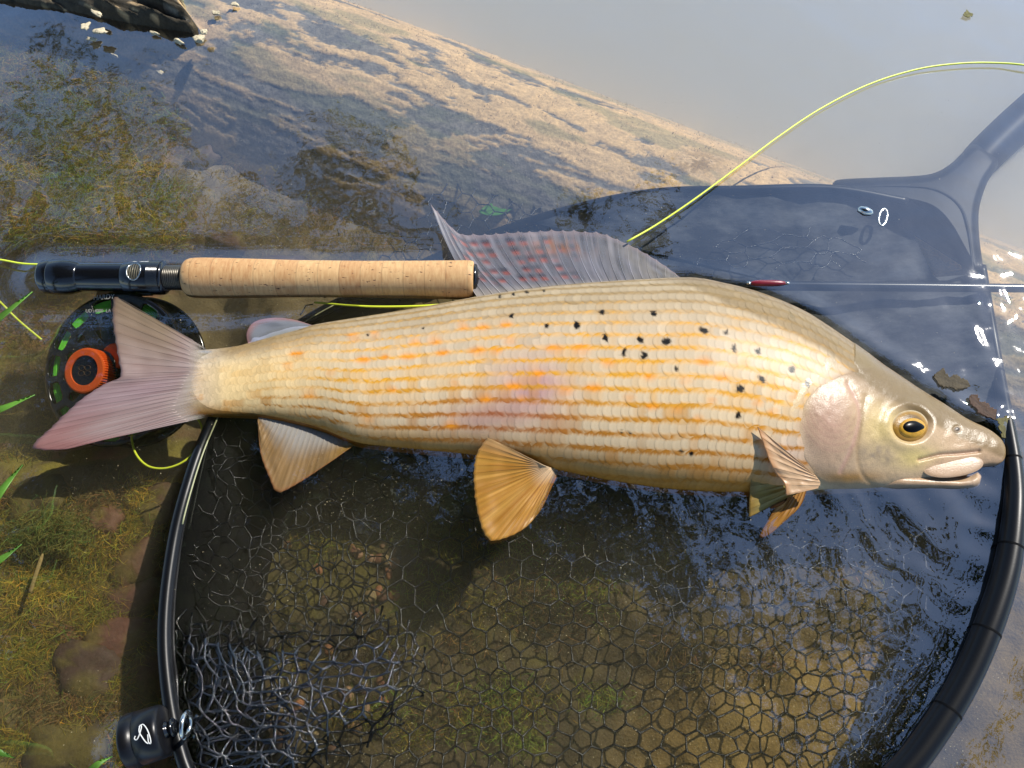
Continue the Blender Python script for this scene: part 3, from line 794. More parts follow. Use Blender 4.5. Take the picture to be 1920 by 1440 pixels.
def c_dorsal(px, py, U, v):
    n = fbm(px / 30 + v * 2, py / 60, 0, 601, 4); st = fbm(U * 70, v * 2.2, 0, 603, 3)
    C = mixc(bc((108, 112, 122), U), bc((164, 160, 166), U), st)
    C = C * (.72 + .56 * fbm(U * 160, v * 1.4, 0, 607, 2))[..., None]
    C = mixc(C, bc((150, 138, 104), U), .55 * sstep(.55, .95, U) * sstep(.3, .9, n + .2))
    C = mixc(C, bc((182, 172, 160), U), .8 * sstep(.20, .02, v))
    C = mixc(C, bc((170, 150, 150), U), .7 * sstep(.86, .99, v))
    col = np.floor(U * 22 + .5)
    for row, c in ((.22, 0), (.36, .3), (.52, .6), (.66, .2), (.8, .5)):
        du = np.abs(U * 22 - col); dv = np.abs(v - row - .02 * np.sin(col * 2.3))
        hs = vnoise(col * 5.3 + .5, 0 * col + row * 31.7 + .5, 0, 605); on = sstep(.34, .6, hs); dv = np.abs(v - row - .10 * (hs - .5))
        m = np.exp(-((du / .34) ** 4 + (dv / .036) ** 4)) * sstep(.60, .42, U) * sstep(.02, .12, U) * on
        C = mixc(C, bc((190, 96, 78), U), .75 * m)
        m2 = np.exp(-(((du) / .42) ** 4 + ((v - row - .07) / .036) ** 4)) * sstep(.62, .45, U) * sstep(.02, .12, U) * on
        C = mixc(C, bc((48, 54, 72), U), .6 * m2)
    m = np.exp(-(((U - .50) / .10) ** 2 + ((v - .74) / .13) ** 2)) * sstep(.4, .6, st)
    C = mixc(C, bc((186, 120, 62), U), .6 * m)
    al = .46 + .3 * st + .25 * sstep(.2, .0, v) + .25 * sstep(.05, 0, U)
    return np.concatenate([C, np.clip(al, 0, 1)[..., None]], -1)
fin('dorsal_fin', [(897, 560), (905, 559), (940, 556), (1000, 549), (1100, 541), (1200, 536), (1292, 533)],
    [(806, 378), (850, 428), (880, 437), (940, 434), (1010, 430), (1080, 430), (1130, 436), (1175, 454), (1215, 476), (1250, 500), (1282, 524)],
    26, [.004, .004], [.014, .006, .004, .003, .002, .0015], c_dorsal, fish, sub=6, m=34, pleat=.00006, ray_r=.00024, serr=.025, seed=1, curve=(-6, 4),
    ray_col=np.array([1.25, 1.25, 1.25]))
def c_tail(px, py, U, v):
    st = fbm(U * 60, v * 3, 0, 611, 3); n = fbm(px / 40, py / 40, 0, 613, 4)
    C = mixc(bc((148, 120, 114), U), bc((182, 162, 156), U), st)
    C = mixc(C, bc((140, 120, 84), U), .75 * sstep(.42, .0, U) * sstep(.1, .5, v))
    C = mixc(C, bc((150, 86, 78), U), .6 * sstep(.55, .9, v) * sstep(.45, .75, U))
    C = mixc(C, bc((150, 116, 136), U), .25 * np.exp(-((U - .5) / .12) ** 2) * sstep(.15, .5, v))
    C = mixc(C, bc((216, 206, 188), U), .9 * sstep(.28, .02, v + .1 * (n - .5)))
    C = mixc(C, bc((104, 60, 62), U), .5 * sstep(.93, 1, v))
    al = 1.0 - .18 * sstep(.3, .8, v) * sstep(.45, .1, U) + 0 * v
    C = C * (.82 + .36 * fbm(U * 150, v * 1.5, 0, 617, 2))[..., None]
    al = al * sstep(.02, .26, v + .12 * (st - .5))
    return np.concatenate([C, al[..., None]], -1)
fin('tail_fin', [(392, 656), (388, 672), (386, 700), (386, 735), (388, 765), (392, 781)],
    [(226, 560), (212, 556), (209, 590), (214, 640), (224, 690), (222, 708), (190, 722), (140, 757), (95, 800), (58, 838), (112, 844), (180, 828)],
    26, [0, .0012, .0024, .0026, .0024, .0012, 0], [.002, .0018, .0012, .0014], c_tail, fish, sub=4, m=34, pleat=.00006, ray_r=.0002, serr=.012, seed=2,
    ray_col=np.array([1.06, 1.05, 1.05]))
def c_adip(px, py, U, v):
    C = mixc(bc((150, 150, 136), U), bc((168, 172, 186), U), sstep(.0, .5, v))
    return mixc(C, bc((206, 150, 146), U), .8 * sstep(.72, .98, v))
fin('adipose_fin', [(500, 640), (530, 632), (560, 624), (590, 615)], [(466, 650), (462, 625), (476, 604), (510, 596), (550, 599), (590, 611)],
    7, [.0, .0], [-.002, -.002], c_adip, fish, sub=5, pleat=0, alpha=.95, seed=3, rays=False, thick=.0012)
def c_anal(px, py, U, v):
    st = fbm(U * 40, v * 2, 0, 621, 3)
    C = mixc(bc((176, 138, 84), U), bc((198, 164, 122), U), st)
    C = C * (.76 + .48 * fbm(U * 100, v * 1.5, 0, 623, 2))[..., None]
    C = mixc(C, bc((214, 210, 208), U), .9 * sstep(.62, .1, v + .2 * (st - .5)))
    C = mixc(C, bc((204, 160, 70), U), .6 * sstep(.7, 1, U))
    return mixc(C, bc((196, 120, 70), U), .6 * sstep(.9, 1, v))
fin('anal_fin', [(486, 780), (520, 786), (560, 796), (610, 812), (660, 832)], [(483, 790), (488, 850), (503, 893), (520, 924), (560, 906), (612, 872), (662, 836)],
    22, [-.003, -.004], [-.002, -.002, -.003], c_anal, fish, sub=5, pleat=.00008, ray_r=.0002, serr=.01, seed=4, ray_col=np.array([.88, .84, .76]))
def c_pelv(px, py, U, v):
    st = fbm(U * 46, v * 2, 0, 631, 3)
    C = mixc(bc((170, 112, 30), U), bc((206, 158, 74), U), st)
    C = C * (.7 + .6 * fbm(U * 120, v * 1.5, 0, 633, 2))[..., None]
    C = mixc(C, bc((226, 204, 176), U), .85 * sstep(.3, .02, v))
    C = mixc(C, bc((188, 100, 22), U), .5 * sstep(.8, 1, U))
    return mixc(C, bc((200, 170, 130), U), .5 * sstep(.12, 0, U))
fin('pelvic_fin', [(1018, 872), (1030, 876), (1040, 879), (1049, 883)],
    [(912, 818), (893, 850), (886, 890), (890, 940), (900, 985), (918, 1014), (950, 1009), (985, 990), (1015, 955), (1035, 912)],
    26, [.006, -.002], [.010, .006, .003, .002, 0, -.002], c_pelv, fish, sub=5, m=28, pleat=.00008, ray_r=.0002, serr=.012, seed=5, ray_col=np.array([.86, .8, .68]), alpha=.88)
def c_pec(c1, c2, c3):
    def f(px, py, U, v):
        st = fbm(U * 30, v * 2, 0, 641, 3)
        C = mixc(bc(c1, U), bc(c2, U), st)
        return mixc(C, bc(c3, U), .6 * sstep(.8, 1, v))
    return f
fin('pectoral_fin', [(1516, 912), (1512, 905), (1500, 893), (1490, 880)], [(1404, 970), (1406, 925), (1410, 885), (1418, 858), (1432, 846)],
    10, [.004, .007], [.001, .004, .010, .014], c_pec((150, 128, 58), (178, 156, 88), (140, 100, 30)), fish, sub=5, pleat=.00012, ray_r=.0002, seed=6, ray_col=np.array([.8, .76, .6]), alpha=.95)
fin('pectoral_fin', [(1534, 915), (1538, 905), (1530, 893), (1518, 882)], [(1474, 929), (1470, 905), (1448, 876), (1420, 800)],
    8, [.012, .015], [.012, .016, .021, .026], c_pec((204, 164, 122), (222, 190, 150), (196, 132, 70)), fish, sub=5, pleat=.00012, ray_r=.0002, seed=7, ray_col=np.array([.82, .78, .7]), alpha=.97)
fin('pectoral_fin', [(1512, 918), (1502, 919), (1490, 920), (1480, 922)], [(1476, 972), (1446, 1000), (1424, 1007), (1440, 975), (1455, 950)],
    7, [.002, .003], [-.001, -.001, .003], c_pec((150, 98, 30), (190, 138, 58), (120, 70, 20)), fish, sub=5, pleat=.00012, ray_r=.0002, seed=8, ray_col=np.array([.6, .52, .4]), alpha=.97, curve=(6, 4))

# ------------------------------------------------------------------ head details
def on_side(x, y, disp):
    """the points of the fish's side that the photograph shows at pixels x, y"""
    x = np.asarray(x, float); y = np.asarray(y, float); a, b_ = x.copy(), y.copy()
    for it in range(7):
        t = np.interp(a, TOPd[:, 0], TOPd[:, 1]); b = np.interp(a, BOTd[:, 0], BOTd[:, 1])
        c = np.clip(((t + b) / 2 - b_) / ((b - t) / 2), -.995, .995)
        V, _ = body(a, np.arccos(c), disp)
        qx, qy = topx(V); a = a + (x - qx); b_ = b_ + (y - qy)
    return V
def side_z(x, y):
    return on_side(np.array([x]), np.array([y]), True)[0]
def dome(name, cpx, cpy, rx, ry, hgt, colf, mat, parent, sink=0.0, rot=0.0, shape=None, nr=14, sg=48, zoff=0.0, follow=True):
    """a low dome on the side of the head; follows the cheek's slope"""
    r = np.linspace(0, 1, nr); a = np.linspace(0, 2 * np.pi, sg, endpoint=False)
    Rr, A = np.meshgrid(r, a, indexing='ij')
    k = 1.0 if shape is None else shape(A)
    lx = Rr * rx * np.cos(A) * k; ly = Rr * ry * np.sin(A) * k
    x = cpx + lx * math.cos(rot) - ly * math.sin(rot); y = cpy + lx * math.sin(rot) + ly * math.cos(rot)
    c0 = side_z(cpx, cpy)
    if follow:
        S = on_side(x, y, False)
    else:
        S = P(x, y, np.full_like(x, c0[2]))
    S = S.copy(); S[..., 2] += zoff - sink + hgt * np.sqrt(np.clip(1 - Rr ** 2, 0, 1))
    C = colf(x, y, Rr, A)
    o = add(name, S.reshape(-1, 3), gridF(nr, sg, wrap_v=True), mat, parent, colr=C.reshape(-1, 3))
    return o
def c_iris(x, y, r, A):
    C = mixc(bc((96, 70, 22), r), bc((150, 112, 40), r), sstep(.5, .75, r))
    C = mixc(C, bc((150, 112, 44), r), sstep(.62, .8, r))
    C = mixc(C, bc((190, 184, 160), r), .9 * sstep(.78, .93, r) * sstep(6, -8, y - 795))
    C = mixc(C, bc((120, 92, 40), r), .8 * sstep(.8, .95, r) * sstep(-2, 10, y - 800))
    return C * (0.8 + .45 * fbm(A * 9, r * 2, 0, 701, 3))[..., None]
eye = dome('eye', 1706, 799, 37, 32, .0030, c_iris, M_FISH, fish, zoff=-.0008)
dome('eye_ring', 1708, 804, 25.5, 18.5, .0022, lambda x, y, r, A: bc((190, 142, 44), r) * (0.8 + .4 * vnoise(A * 8, r * 3))[..., None], M_FISH, eye, zoff=.0013)
dome('pupil', 1707, 804, 20.5, 14, .0019, lambda x, y, r, A: bc((4, 4, 5), r), M_PUPIL, eye, zoff=.0019,
     shape=lambda A: 1 + .16 * np.exp(-((np.mod(A + np.pi, 2 * np.pi) - np.pi) / .45) ** 2))
def c_lip(x, y, r, A):
    n = fbm(x / 14, y / 14, 0, 711, 4)
    C = mixc(bc((196, 166, 136), r), bc((180, 148, 116), r), n)
    C = mixc(C, bc((168, 138, 108), r), .8 * sstep(.72, 1, r))
    return mixc(C, bc((168, 146, 120), r), .6 * np.exp(-(np.hypot(x - 1830, y - 862) / 22) ** 2))
dome('upper_jaw', 1790, 874, 52, 23, .0009, c_lip, M_FISH, fish, rot=R(-6), zoff=.0006, follow=False,
     shape=lambda A: 1 + .10 * np.cos(2 * A) - .08 * np.cos(A))
def lower_jaw():
    xs = np.linspace(1640, 1840, 60)
    tp = np.interp(xs, [1640, 1700, 1760, 1800, 1820, 1834, 1840], [880, 884, 890, 893, 890, 884, 892])
    bt = np.interp(xs, [1640, 1700, 1760, 1800, 1825, 1836, 1840], [921, 918, 918, 919, 917, 911, 896])
    a = np.linspace(0, 2 * np.pi, 40, endpoint=False)
    X, A = np.meshgrid(xs, a, indexing='ij')
    yc = (tp + bt)[:, None] / 2; h = (bt - tp)[:, None] / 2
    z = FZ - .0010 + np.sin(A) * h * PX * 1.15 + .0035 * sstep(1640, 1700, X) * np.sin(A).clip(0)
    V = P(X, yc - np.cos(A) * h, z)
    n = fbm(X / 12, A * 2, 0, 721, 4)
    C = mixc(bc((184, 154, 122), X), bc((160, 130, 98), X), n)
    C = mixc(C, bc((196, 170, 142), X), .6 * sstep(1800, 1830, X))
    add('lower_jaw', V.reshape(-1, 3), [gridF(60, 40, wrap_v=True), np.arange(40)[None], np.arange(40)[::-1][None] + 59 * 40], M_FISH, fish, colr=C.reshape(-1, 3))
lower_jaw()
def c_nos(x, y, r, A): return mixc(bc((70, 58, 46), r), bc((176, 154, 126), r), sstep(.35, .75, r))
dome('nostril', 1793, 806, 9, 7, .0012, c_nos, M_FISH, fish, zoff=.0002)

# ------------------------------------------------------------------ fly rod
rod = empty('fly_rod', P(500, 522, -0.012))
tag(rod, 'fly rod with pale cork grip and glossy black reel seat lying along the fish', 'fishing rod')
RZ = 0.001
RA, RB = P(80, 519, RZ), P(890, 525, RZ)
RD = (RB - RA)
def rx(x): return (x - 80.0) / 810.0
RS = np.linalg.norm(RB - RA) / 810.0                  # metres per pixel along the rod
def rl(name, prof, mat, parent=rod, seg=48, caps=True):
    pr = [(rx(x), r * RS) for x, r in prof]
    V, F = lathe(RA, RB, pr, seg, caps)
    return add(name, V, F, mat, parent)
cork_x = np.r_[347, 348, 350, 354, 360, 368, np.linspace(378, 872, 60), 880, 885, 888, 889]
cork_r = np.interp(cork_x, [347, 348, 350, 354, 360, 368, 390, 450, 560, 680, 780, 872, 880, 885, 888, 889], [20, 26, 31, 34.5, 36.5, 37.5, 38, 37, 34.5, 34, 35, 36.5, 36.3, 35.5, 34, 28])
rl('cork_grip', list(zip(cork_x, cork_r)), M_CORK, seg=72)
rl('winding_check', [(888, 29), (889, 30), (893, 30), (895, 27), (899, 16)], M_BLACK)
rl('butt_cap', [(79, 8), (80, 24), (82, 29), (86, 31.5), (100, 32), (112, 31), (118, 29), (122, 27)], M_BLACK)
hood = rl('fixed_hood', [(100, 31), (104, 33.5), (128, 33), (140, 31), (150, 28), (156, 26)], M_BLACK)
rl('seat_barrel', [(118, 26.2), (120, 26.6), (236, 26.6), (238, 26.2)], M_BLACK)
sh = rl('sliding_hood', [(236, 27), (238, 29), (262, 29.5), (284, 29.5), (286, 28)], M_BLACK)
kr = []
for i in range(9):
    x = 286 + i * 2.4; kr += [(x, 30.5), (x + .6, 32), (x + 1.5, 32), (x + 2.1, 30.5)]
rl('locking_ring', kr, M_BLACK)
rl('lock_collar', [(307, 30), (309, 31), (312, 28), (314, 25)], M_BLACK)
th = []
for i in range(11):
    x = 312 + i * 3.4; th += [(x, 21), (x + .7, 23.3), (x + 2.0, 23.3), (x + 2.7, 21)]
rl('seat_thread', th, mat_plain('worn_thread', (70, 66, 58), rough=0.35, metal=.6, namt=.3))
# oval opening of the sliding hood, showing the ribbed barrel
def hood_window():
    m_rib = mat_plain('ribbed_barrel', (104, 98, 80), rough=.4, metal=.4, namt=.3)
    a = np.linspace(0, 2 * np.pi, 40, endpoint=False); r = np.linspace(0, 1, 14)
    Rr, A = np.meshgrid(r, a, indexing='ij')
    x = 264 + Rr * 12.5 * np.cos(A); ang = R(8) + Rr * .58 * np.sin(A)
    T = RD / np.linalg.norm(RD); S = np.cross(T, (0, 0, 1.0)); S /= np.linalg.norm(S); Nn = np.cross(S, T)
    rad = (29.6 + .5 * np.sin(x * 2 * np.pi / 4.2)) * RS
    V = RA + rx(x)[..., None] * RD + rad[..., None] * (np.sin(ang)[..., None] * S + np.cos(ang)[..., None] * Nn)
    add('hood_window', V.reshape(-1, 3), gridF(14, 40, wrap_v=True), m_rib, sh)
    c = V[-1]; tv, tf = tube(c + (c - (RA + rx(np.full(40, 264.))[:, None] * RD)) * .012, .0004, 6, closed=True)
    add('window_lip', tv, tf, M_STEEL, sh)
hood_window()
blank = crom(PL([(890, 525, .001), (1100, 530, -.0022), (1300, 533, -.0055), (1500, 536, -.0035), (1700, 538, -.003), (1960, 541, -.003)]), 60)
bv, bf = tube(blank, np.linspace(.0036, .0026, 60), 14); add('blank', bv, bf, M_CARBON, rod)
wv, wf = tube(crom(PL([(1404, 531, .0005), (1440, 531, .0008), (1476, 531, .0005)]), 14), [.0004, .0012, .0016, .0018, .0019, .0019, .0019, .0019, .0019, .0018, .0017, .0015, .0011, .0004], 10)
add('hook_keeper', wv, wf, M_REDWRAP, rod)
for x in (1404, 1476):
    wv, wf = tube(PL([(x - 4, 531, .0006), (x + 4, 531, .0006)]), .0009, 8); add('keeper_foot', wv, wf, M_STEEL, rod)

def text_on(name, txt, origin, xdir, nrm, size, mat, parent, ext=.00006, align='LEFT'):
    cu = bpy.data.curves.new(name, 'FONT'); cu.body = txt; cu.size = size; cu.extrude = ext; cu.align_x = align
    o = bpy.data.objects.new(name, cu); COL.objects.link(o); o.parent = parent
    xd = Vector(xdir).normalized(); nz = Vector(nrm).normalized(); yd = nz.cross(xd).normalized(); xd = yd.cross(nz)
    Mx = Matrix((xd, yd, nz)).transposed().to_4x4(); Mx.translation = Vector(tuple(np.asarray(origin) - BASE[parent.name]))
    me = bpy.data.meshes.new_from_object(o.evaluated_get(bpy.context.evaluated_depsgraph_get()))
    bpy.data.objects.remove(o); bpy.data.curves.remove(cu)
    o = bpy.data.objects.new(name, me); COL.objects.link(o); o.parent = parent
    o.matrix_local = Mx
    me.materials.clear(); me.materials.append(mat)
    return o
text_on('rod_lettering', 'ology', P(1287, 531, .0), P(1310, 533, .0) - P(1287, 531, .0), (0, -.35, 1), .0042, M_WHITE, rod, ext=.0001)
# glint on the top of the seat, painted on as white dots
for (x, y, r) in ((256, 496, 3.2), (277, 497, 4.2), (270, 498, 3.5)):
    T = RD / np.linalg.norm(RD); S = np.cross(T, (0, 0, 1.)); S /= np.linalg.norm(S); Nn = np.cross(S, T)
    c = RA + rx(x) * RD + 29.7 * RS * (-.78 * S + .62 * Nn)
    a = np.linspace(0, 2 * np.pi, 12, endpoint=False)
    tg = .62 * S + .78 * Nn
    V = np.vstack([c + .0002 * (-.78 * S + .62 * Nn), c + (np.cos(a)[:, None] * T * 1.4 + np.sin(a)[:, None] * tg) * r * RS])
    add('seat_glint', V, np.stack([np.zeros(12, int), 1 + np.arange(12), 1 + (np.arange(12) + 1) % 12], 1), M_WHITE, rod)

# ------------------------------------------------------------------ fly reel
reel = empty('fly_reel', P(213, 690, -0.035))
tag(reel, 'black fly reel with orange knob and green line windows under the tail fin', 'fishing reel')
RN = np.array([-0.20, -0.32, 1.0]); RN /= np.linalg.norm(RN)
RC = P(213, 692, -0.017)
EX = np.array([1.0, 0, 0]); EX -= RN * (EX @ RN); EX /= np.linalg.norm(EX); EY = np.cross(RN, EX)
RPX = 0.000312
def rp(dx, dy, h=0.0):
    """point on the reel: pixels right / down of the reel's centre, h metres above its face"""
    dx = np.asarray(dx, float); dy = np.asarray(dy, float); h = np.asarray(h, float)
    return RC + (dx * RPX)[..., None] * EX - (dy * RPX)[..., None] * EY + h[..., None] * RN
def reel_lathe(name, prof, mat, parent=reel, dx=0, dy=0, seg=72, caps=True):
    a = np.linspace(0, 2 * np.pi, seg, endpoint=False); pr = np.asarray(prof, float)
    V = rp(dx + pr[:, 1][:, None] * np.cos(a), dy + pr[:, 1][:, None] * np.sin(a), np.broadcast_to(pr[:, 0][:, None], (len(pr), seg)))
    F = [gridF(len(pr), seg, wrap_v=True)]
    if caps: F += [np.arange(seg)[None], np.arange(seg)[::-1][None] + (len(pr) - 1) * seg]
    return add(name, V.reshape(-1, 3), F, mat, parent)
reel_lathe('back_frame', [(-.021, 90), (-.021, 146), (-.0205, 150), (-.019, 150), (-.0185, 146), (-.0185, 90)], M_BLACK, dx=4, dy=-4)
for ang in (-60, -120, 40, 130, 215, -15):
    c = rp(142 * math.cos(R(ang)), 142 * math.sin(R(ang)), 0.0)
    tv, tf = tube(np.array([c - RN * .019, c - RN * .001]), .0014, 8); add('frame_pillar', tv, tf, M_BLACK, reel)
# the spool face with real openings
def spool_face():
    rs = np.r_[18, np.linspace(24, 145, 74)]; na = 360
    a = np.linspace(0, 2 * np.pi, na, endpoint=False)
    Rr, A = np.meshgrid(rs, a, indexing='ij')
    hgt = np.where(Rr > 140, -.0006 * ((Rr - 140) / 5) ** 2, 0) - .0025 * sstep(60, 100, Rr) * sstep(132, 104, Rr) * 0
    V = rp(Rr * np.cos(A), Rr * np.sin(A), hgt).reshape(-1, 3)
    F = gridF(len(rs), na, wrap_v=True)
    rc = (rs[F[:, 0] // na] + rs[F[:, 1] // na]) / 2; ac = np.degrees(a[F[:, 0] % na]) + .5
    hole = np.zeros(len(F), bool)
    for k in range(15):                                # outer ring of windows
        c = (184 + k * 24) % 360; d = (ac - c + 180) % 360 - 180
        if 272 < c < 300: continue
        wid = 9.2 * np.sqrt(np.clip(1 - ((rc - 126) / 13.5) ** 4, 0, 1))
        hole |= (np.abs(d) < wid) & (np.abs(rc - 126) < 13)
    for k in range(15):                                # long drops nearer the hub
        c = (172 + k * 24) % 360; d = (ac - c + 180) % 360 - 180
        wid = np.interp(rc, [58, 66, 92, 102, 105], [0, 2.0, 5.0, 4.4, 0])
        hole |= (np.abs(d) < wid) & (rc > 58) & (rc < 105)
    F = F[~hole]
    o = add('spool_face', V, F, M_BLACK, reel)
    sm = o.modifiers.new('thickness', 'SOLIDIFY'); sm.thickness = .0016; sm.offset = -1
    return o
face = spool_face()
reel_lathe('spool_rim', [(-.018, 143), (-.018, 145.5), (-.001, 145.5), (.0003, 144.8), (.0003, 142), (-.001, 141)], M_BLACK, caps=False)
def line_coil():
    parts = []
    for i in range(16):
        a = np.linspace(0, 2 * np.pi, 110, endpoint=False)
        rr_ = 110 + (i % 8) * 3.6 + (i // 8) * 1.8
        h = -.0021 - .0020 * (i // 8) + .0005 * np.sin(a * 3 + i)
        V, F = tube(rp(rr_ * np.cos(a), rr_ * np.sin(a), h), .0007, 6, closed=True); parts.append((V, F))
    V, F = join(parts); o = add('wound_line', V, F, M_GREEN, reel); o['kind'] = 'stuff'
line_coil()
reel_lathe('spool_hub', [(-.004, 108), (-.004, 40), (-.0045, 20)], M_GOLD, caps=False)
def knurled(name, dx, dy, h0, h1, r, mat, parent=reel, teeth=56):
    a = np.linspace(0, 2 * np.pi, teeth * 4, endpoint=False)
    w = np.where((np.arange(teeth * 4) % 4) < 2, 1.0, .955)
    rows = [(h0, w), (h1 - .0012, w), (h1 - .0004, np.full(teeth * 4, .97)), (h1, np.full(teeth * 4, .91)), (h1, np.full(teeth * 4, .66)), (h1 - .0006, np.full(teeth * 4, .64))]
    V = np.stack([rp(dx + r * q * np.cos(a), dy + r * q * np.sin(a), np.full(len(a), h)) for h, q in rows])
    n = teeth * 4
    o = add(name, V.reshape(-1, 3), [gridF(len(rows), n, wrap_v=True)], mat, parent, smooth=False)
    return o
knob = knurled('drag_knob', -28, 8, .002, .0135, 43, M_ORANGE)
reel_lathe('knob_cap', [(.0129, .5), (.0129, 27), (.0128, 28.5)], M_BLACK, knob, dx=-28, dy=8, caps=False)
for k in range(4):                                      # the small emblem on the cap: a four-lobed outline
    a = np.linspace(0, 2 * np.pi, 18, endpoint=False); cx = -28 + 9 * math.cos(R(45 + 90 * k)); cyq = 8 + 7 * math.sin(R(45 + 90 * k))
    V, F = tube(rp(cx + 6.0 * np.cos(a), cyq + 4.5 * np.sin(a), np.full(18, .0131)), .00016, 5, closed=True)
    add('cap_emblem', V, F, mat_plain('dull_emblem', (96, 78, 58), rough=.4, metal=.5) if k == 0 else bpy.data.materials['dull_emblem'], knob)
reel_lathe('knob_collar', [(0, 40), (.003, 38), (.006, 33)], M_BLACK, dx=-20, dy=0)
reel_lathe('spool_bearing', [(-.001, 26), (.003, 26), (.0045, 23), (.0045, 10)], M_ORANGE, dx=6, dy=-22)
tcen = lambda dx, dy: rp(dx, dy, .0003)
text_on('maker_lettering', 'HARDY', rp(-24, -134, .0028), EX, RN, .0042, M_WHITE, reel, align='CENTER')
text_on('size_lettering', 'UD  4000  LA  \u2014', rp(-28, -109, .0024), EX * 1.0 - EY * .03, RN, 0.0030, M_WHITE, reel, align='CENTER')
# reel foot under the seat
V, F = tube(np.array([rp(-60, -150, -.006), rp(0, -158, -.006), rp(60, -152, -.006)]), [.003, .0045, .003], 10, squash=.5)
add('reel_foot', V, F, M_BLACK, reel)

# ------------------------------------------------------------------ fly line
fl = empty('fly_line', P(300, 860, -0.03))
tag(fl, 'thin yellow fly line looping from the rod and reel over the water', 'fishing line')
runs = [
    [(1176, 453, .004), (1230, 422, .0022), (1300, 375, .0022), (1380, 316, .0022), (1460, 256, .0022), (1540, 203, .0022), (1630, 158, .0022), (1720, 130, .0022), (1800, 119, .0022), (1870, 118, .0022), (1930, 123, .003), (2010, 136, .002)],
    [(-80, 476, .004), (0, 487, .004), (40, 494, .004), (80, 496, .004), (104, 495, .003)],
    [(-60, 508, .0), (0, 566, -.004), (34, 600, -.007), (78, 637, -.012)],
    [(366, 778, -.012), (378, 800, -.012), (376, 828, -.011), (352, 860, -.010), (316, 877, -.010), (280, 875, -.010), (256, 853, -.010), (247, 822, -.012), (252, 800, -.014), (262, 770, -.016)],
    [(590, 567, -.004), (660, 573, -.001), (720, 575, .001), (800, 573, .002), (860, 567, .003), (905, 558, .004)],
    [(205, 600, -.012), (235, 568, -.010), (262, 580, -.010), (300, 610, -.010), (332, 637, -.010), (350, 652, -.012)],
    [(215, 596, -.013), (240, 573, -.011), (270, 592, -.011), (304, 618, -.011), (336, 644, -.011)],
]
for q in runs:
    c = crom(PL(q), 80); V, F = tube(c, .00062, 8); add('line_run', V, F, M_LINE, fl)

# ------------------------------------------------------------------ landing net
net = empty('landing_net', P(1000, 1000, -0.05))
tag(net, 'black landing net with curved tube frame, dark cloth band and knotted mesh bag', 'landing net')
hp = PL(hoop_c)
hx = hoop_c[:, 0]; hy = hoop_c[:, 1]
hr = np.where((hx > 1200) & (hy > 600), np.interp(hy, [640, 780, 880, 980, 1100], [.003, .0034, .0046, .0058, .0064]), .0033)
hr = np.convolve(np.r_[[hr[0]] * 10, hr, [hr[-1]] * 10], np.ones(21) / 21, 'valid')
V, F = tube(hp, hr, 20); hoop = add('hoop', V, F, mat_plain('black_frame_tube', (12, 13, 15), rough=0.34, spec=0.25, namt=0.2, bumpd=0.00003), net)
for i in range(18, 175, 15):                             # overlapping sleeves of the frame cover
    V, F = tube(np.array([hp[i], hp[i] + .35 * (hp[i + 1] - hp[i])]), [hr[i] * 1.03] * 2, 20, caps=False); add('sleeve_edge', V, F, M_FABRIC, hoop)
V, F = tube(hp[270:318] + np.array([.0040, 0, .0036]), .00045, 6); add('edge_highlight', V, F, mat_plain('pale_highlight', (150, 150, 110), rough=.4), hoop)  # thin highlight along the left arm, put in as a pale strip
# dark cloth band inside the hoop
ctr = np.array([1060.0, 1000.0])
def band():
    n = len(hoop_c); k = 16
    tang = np.gradient(hoop_c[:, :2], axis=0); nrm = np.stack([-tang[:, 1], tang[:, 0]], 1); nrm /= np.linalg.norm(nrm, axis=1)[:, None]
    sgn = np.sign(np.sum(nrm * (ctr - hoop_c[:, :2]), 1)); nrm *= sgn[:, None]
    w = np.interp(np.arange(n), [0, 18, 40, 90, 120, 150, 250, 275, 300, 320, 330, 360, 385, 400, 419], [330, 330, 250, 92, 106, 125, 180, 190, 180, 150, 90, 110, 170, 50, 10])
    w = w * (.75 + .5 * fbm(np.arange(n) / 14.0, 0 * np.arange(n), 0, 813, 3))
    v = np.linspace(0, 1, k)
    q = hoop_c[:, None, :2] + nrm[:, None, :] * (w[:, None] * v)[..., None]
    w2 = fbm(np.arange(n)[:, None] / 9.0, v[None] * 3, 0, 811, 4)
    z = hoop_c[:, 2][:, None] - .002 - .041 * v[None] ** .8 * np.clip(w[:, None] / 110, .5, 1.0) + .012 * (w2 - .5) * v[None]
    upper = (hoop_c[:, 1] < 700) & (hoop_c[:, 0] > 1000)
    z = np.where(upper[:, None], hoop_c[:, 2][:, None] - .004 - .010 * v[None] + .004 * (w2 - .5) * v[None], z)
    V = P(q[..., 0], q[..., 1], z).reshape(-1, 3)
    o = add('cloth_band', V, gridF(n, k), M_FABRIC, net)
    # plain panel behind the fish's back, between the yoke and the frame
    return o
band()
def mat_silted():
    m, nt, b = newmat('silted_cloth')
    n = obj_noise(nt, 22, 9, 0.68, (1.0, 2.2, 1.0))
    cr = N(nt, 'ShaderNodeValToRGB')
    cr.color_ramp.elements[0].position = 0.42; cr.color_ramp.elements[0].color = L4((14, 15, 18))
    cr.color_ramp.elements[1].position = 0.78; cr.color_ramp.elements[1].color = L4((104, 106, 108))
    nt.links.new(n.outputs[0], cr.inputs[0]); nt.links.new(cr.outputs[0], b.inputs['Base Color'])
    b.inputs['Roughness'].default_value = 0.7; b.inputs['Specular IOR Level'].default_value = 0.15
    bump(nt, b, n.outputs[0], 0.6, 0.002)
    return m
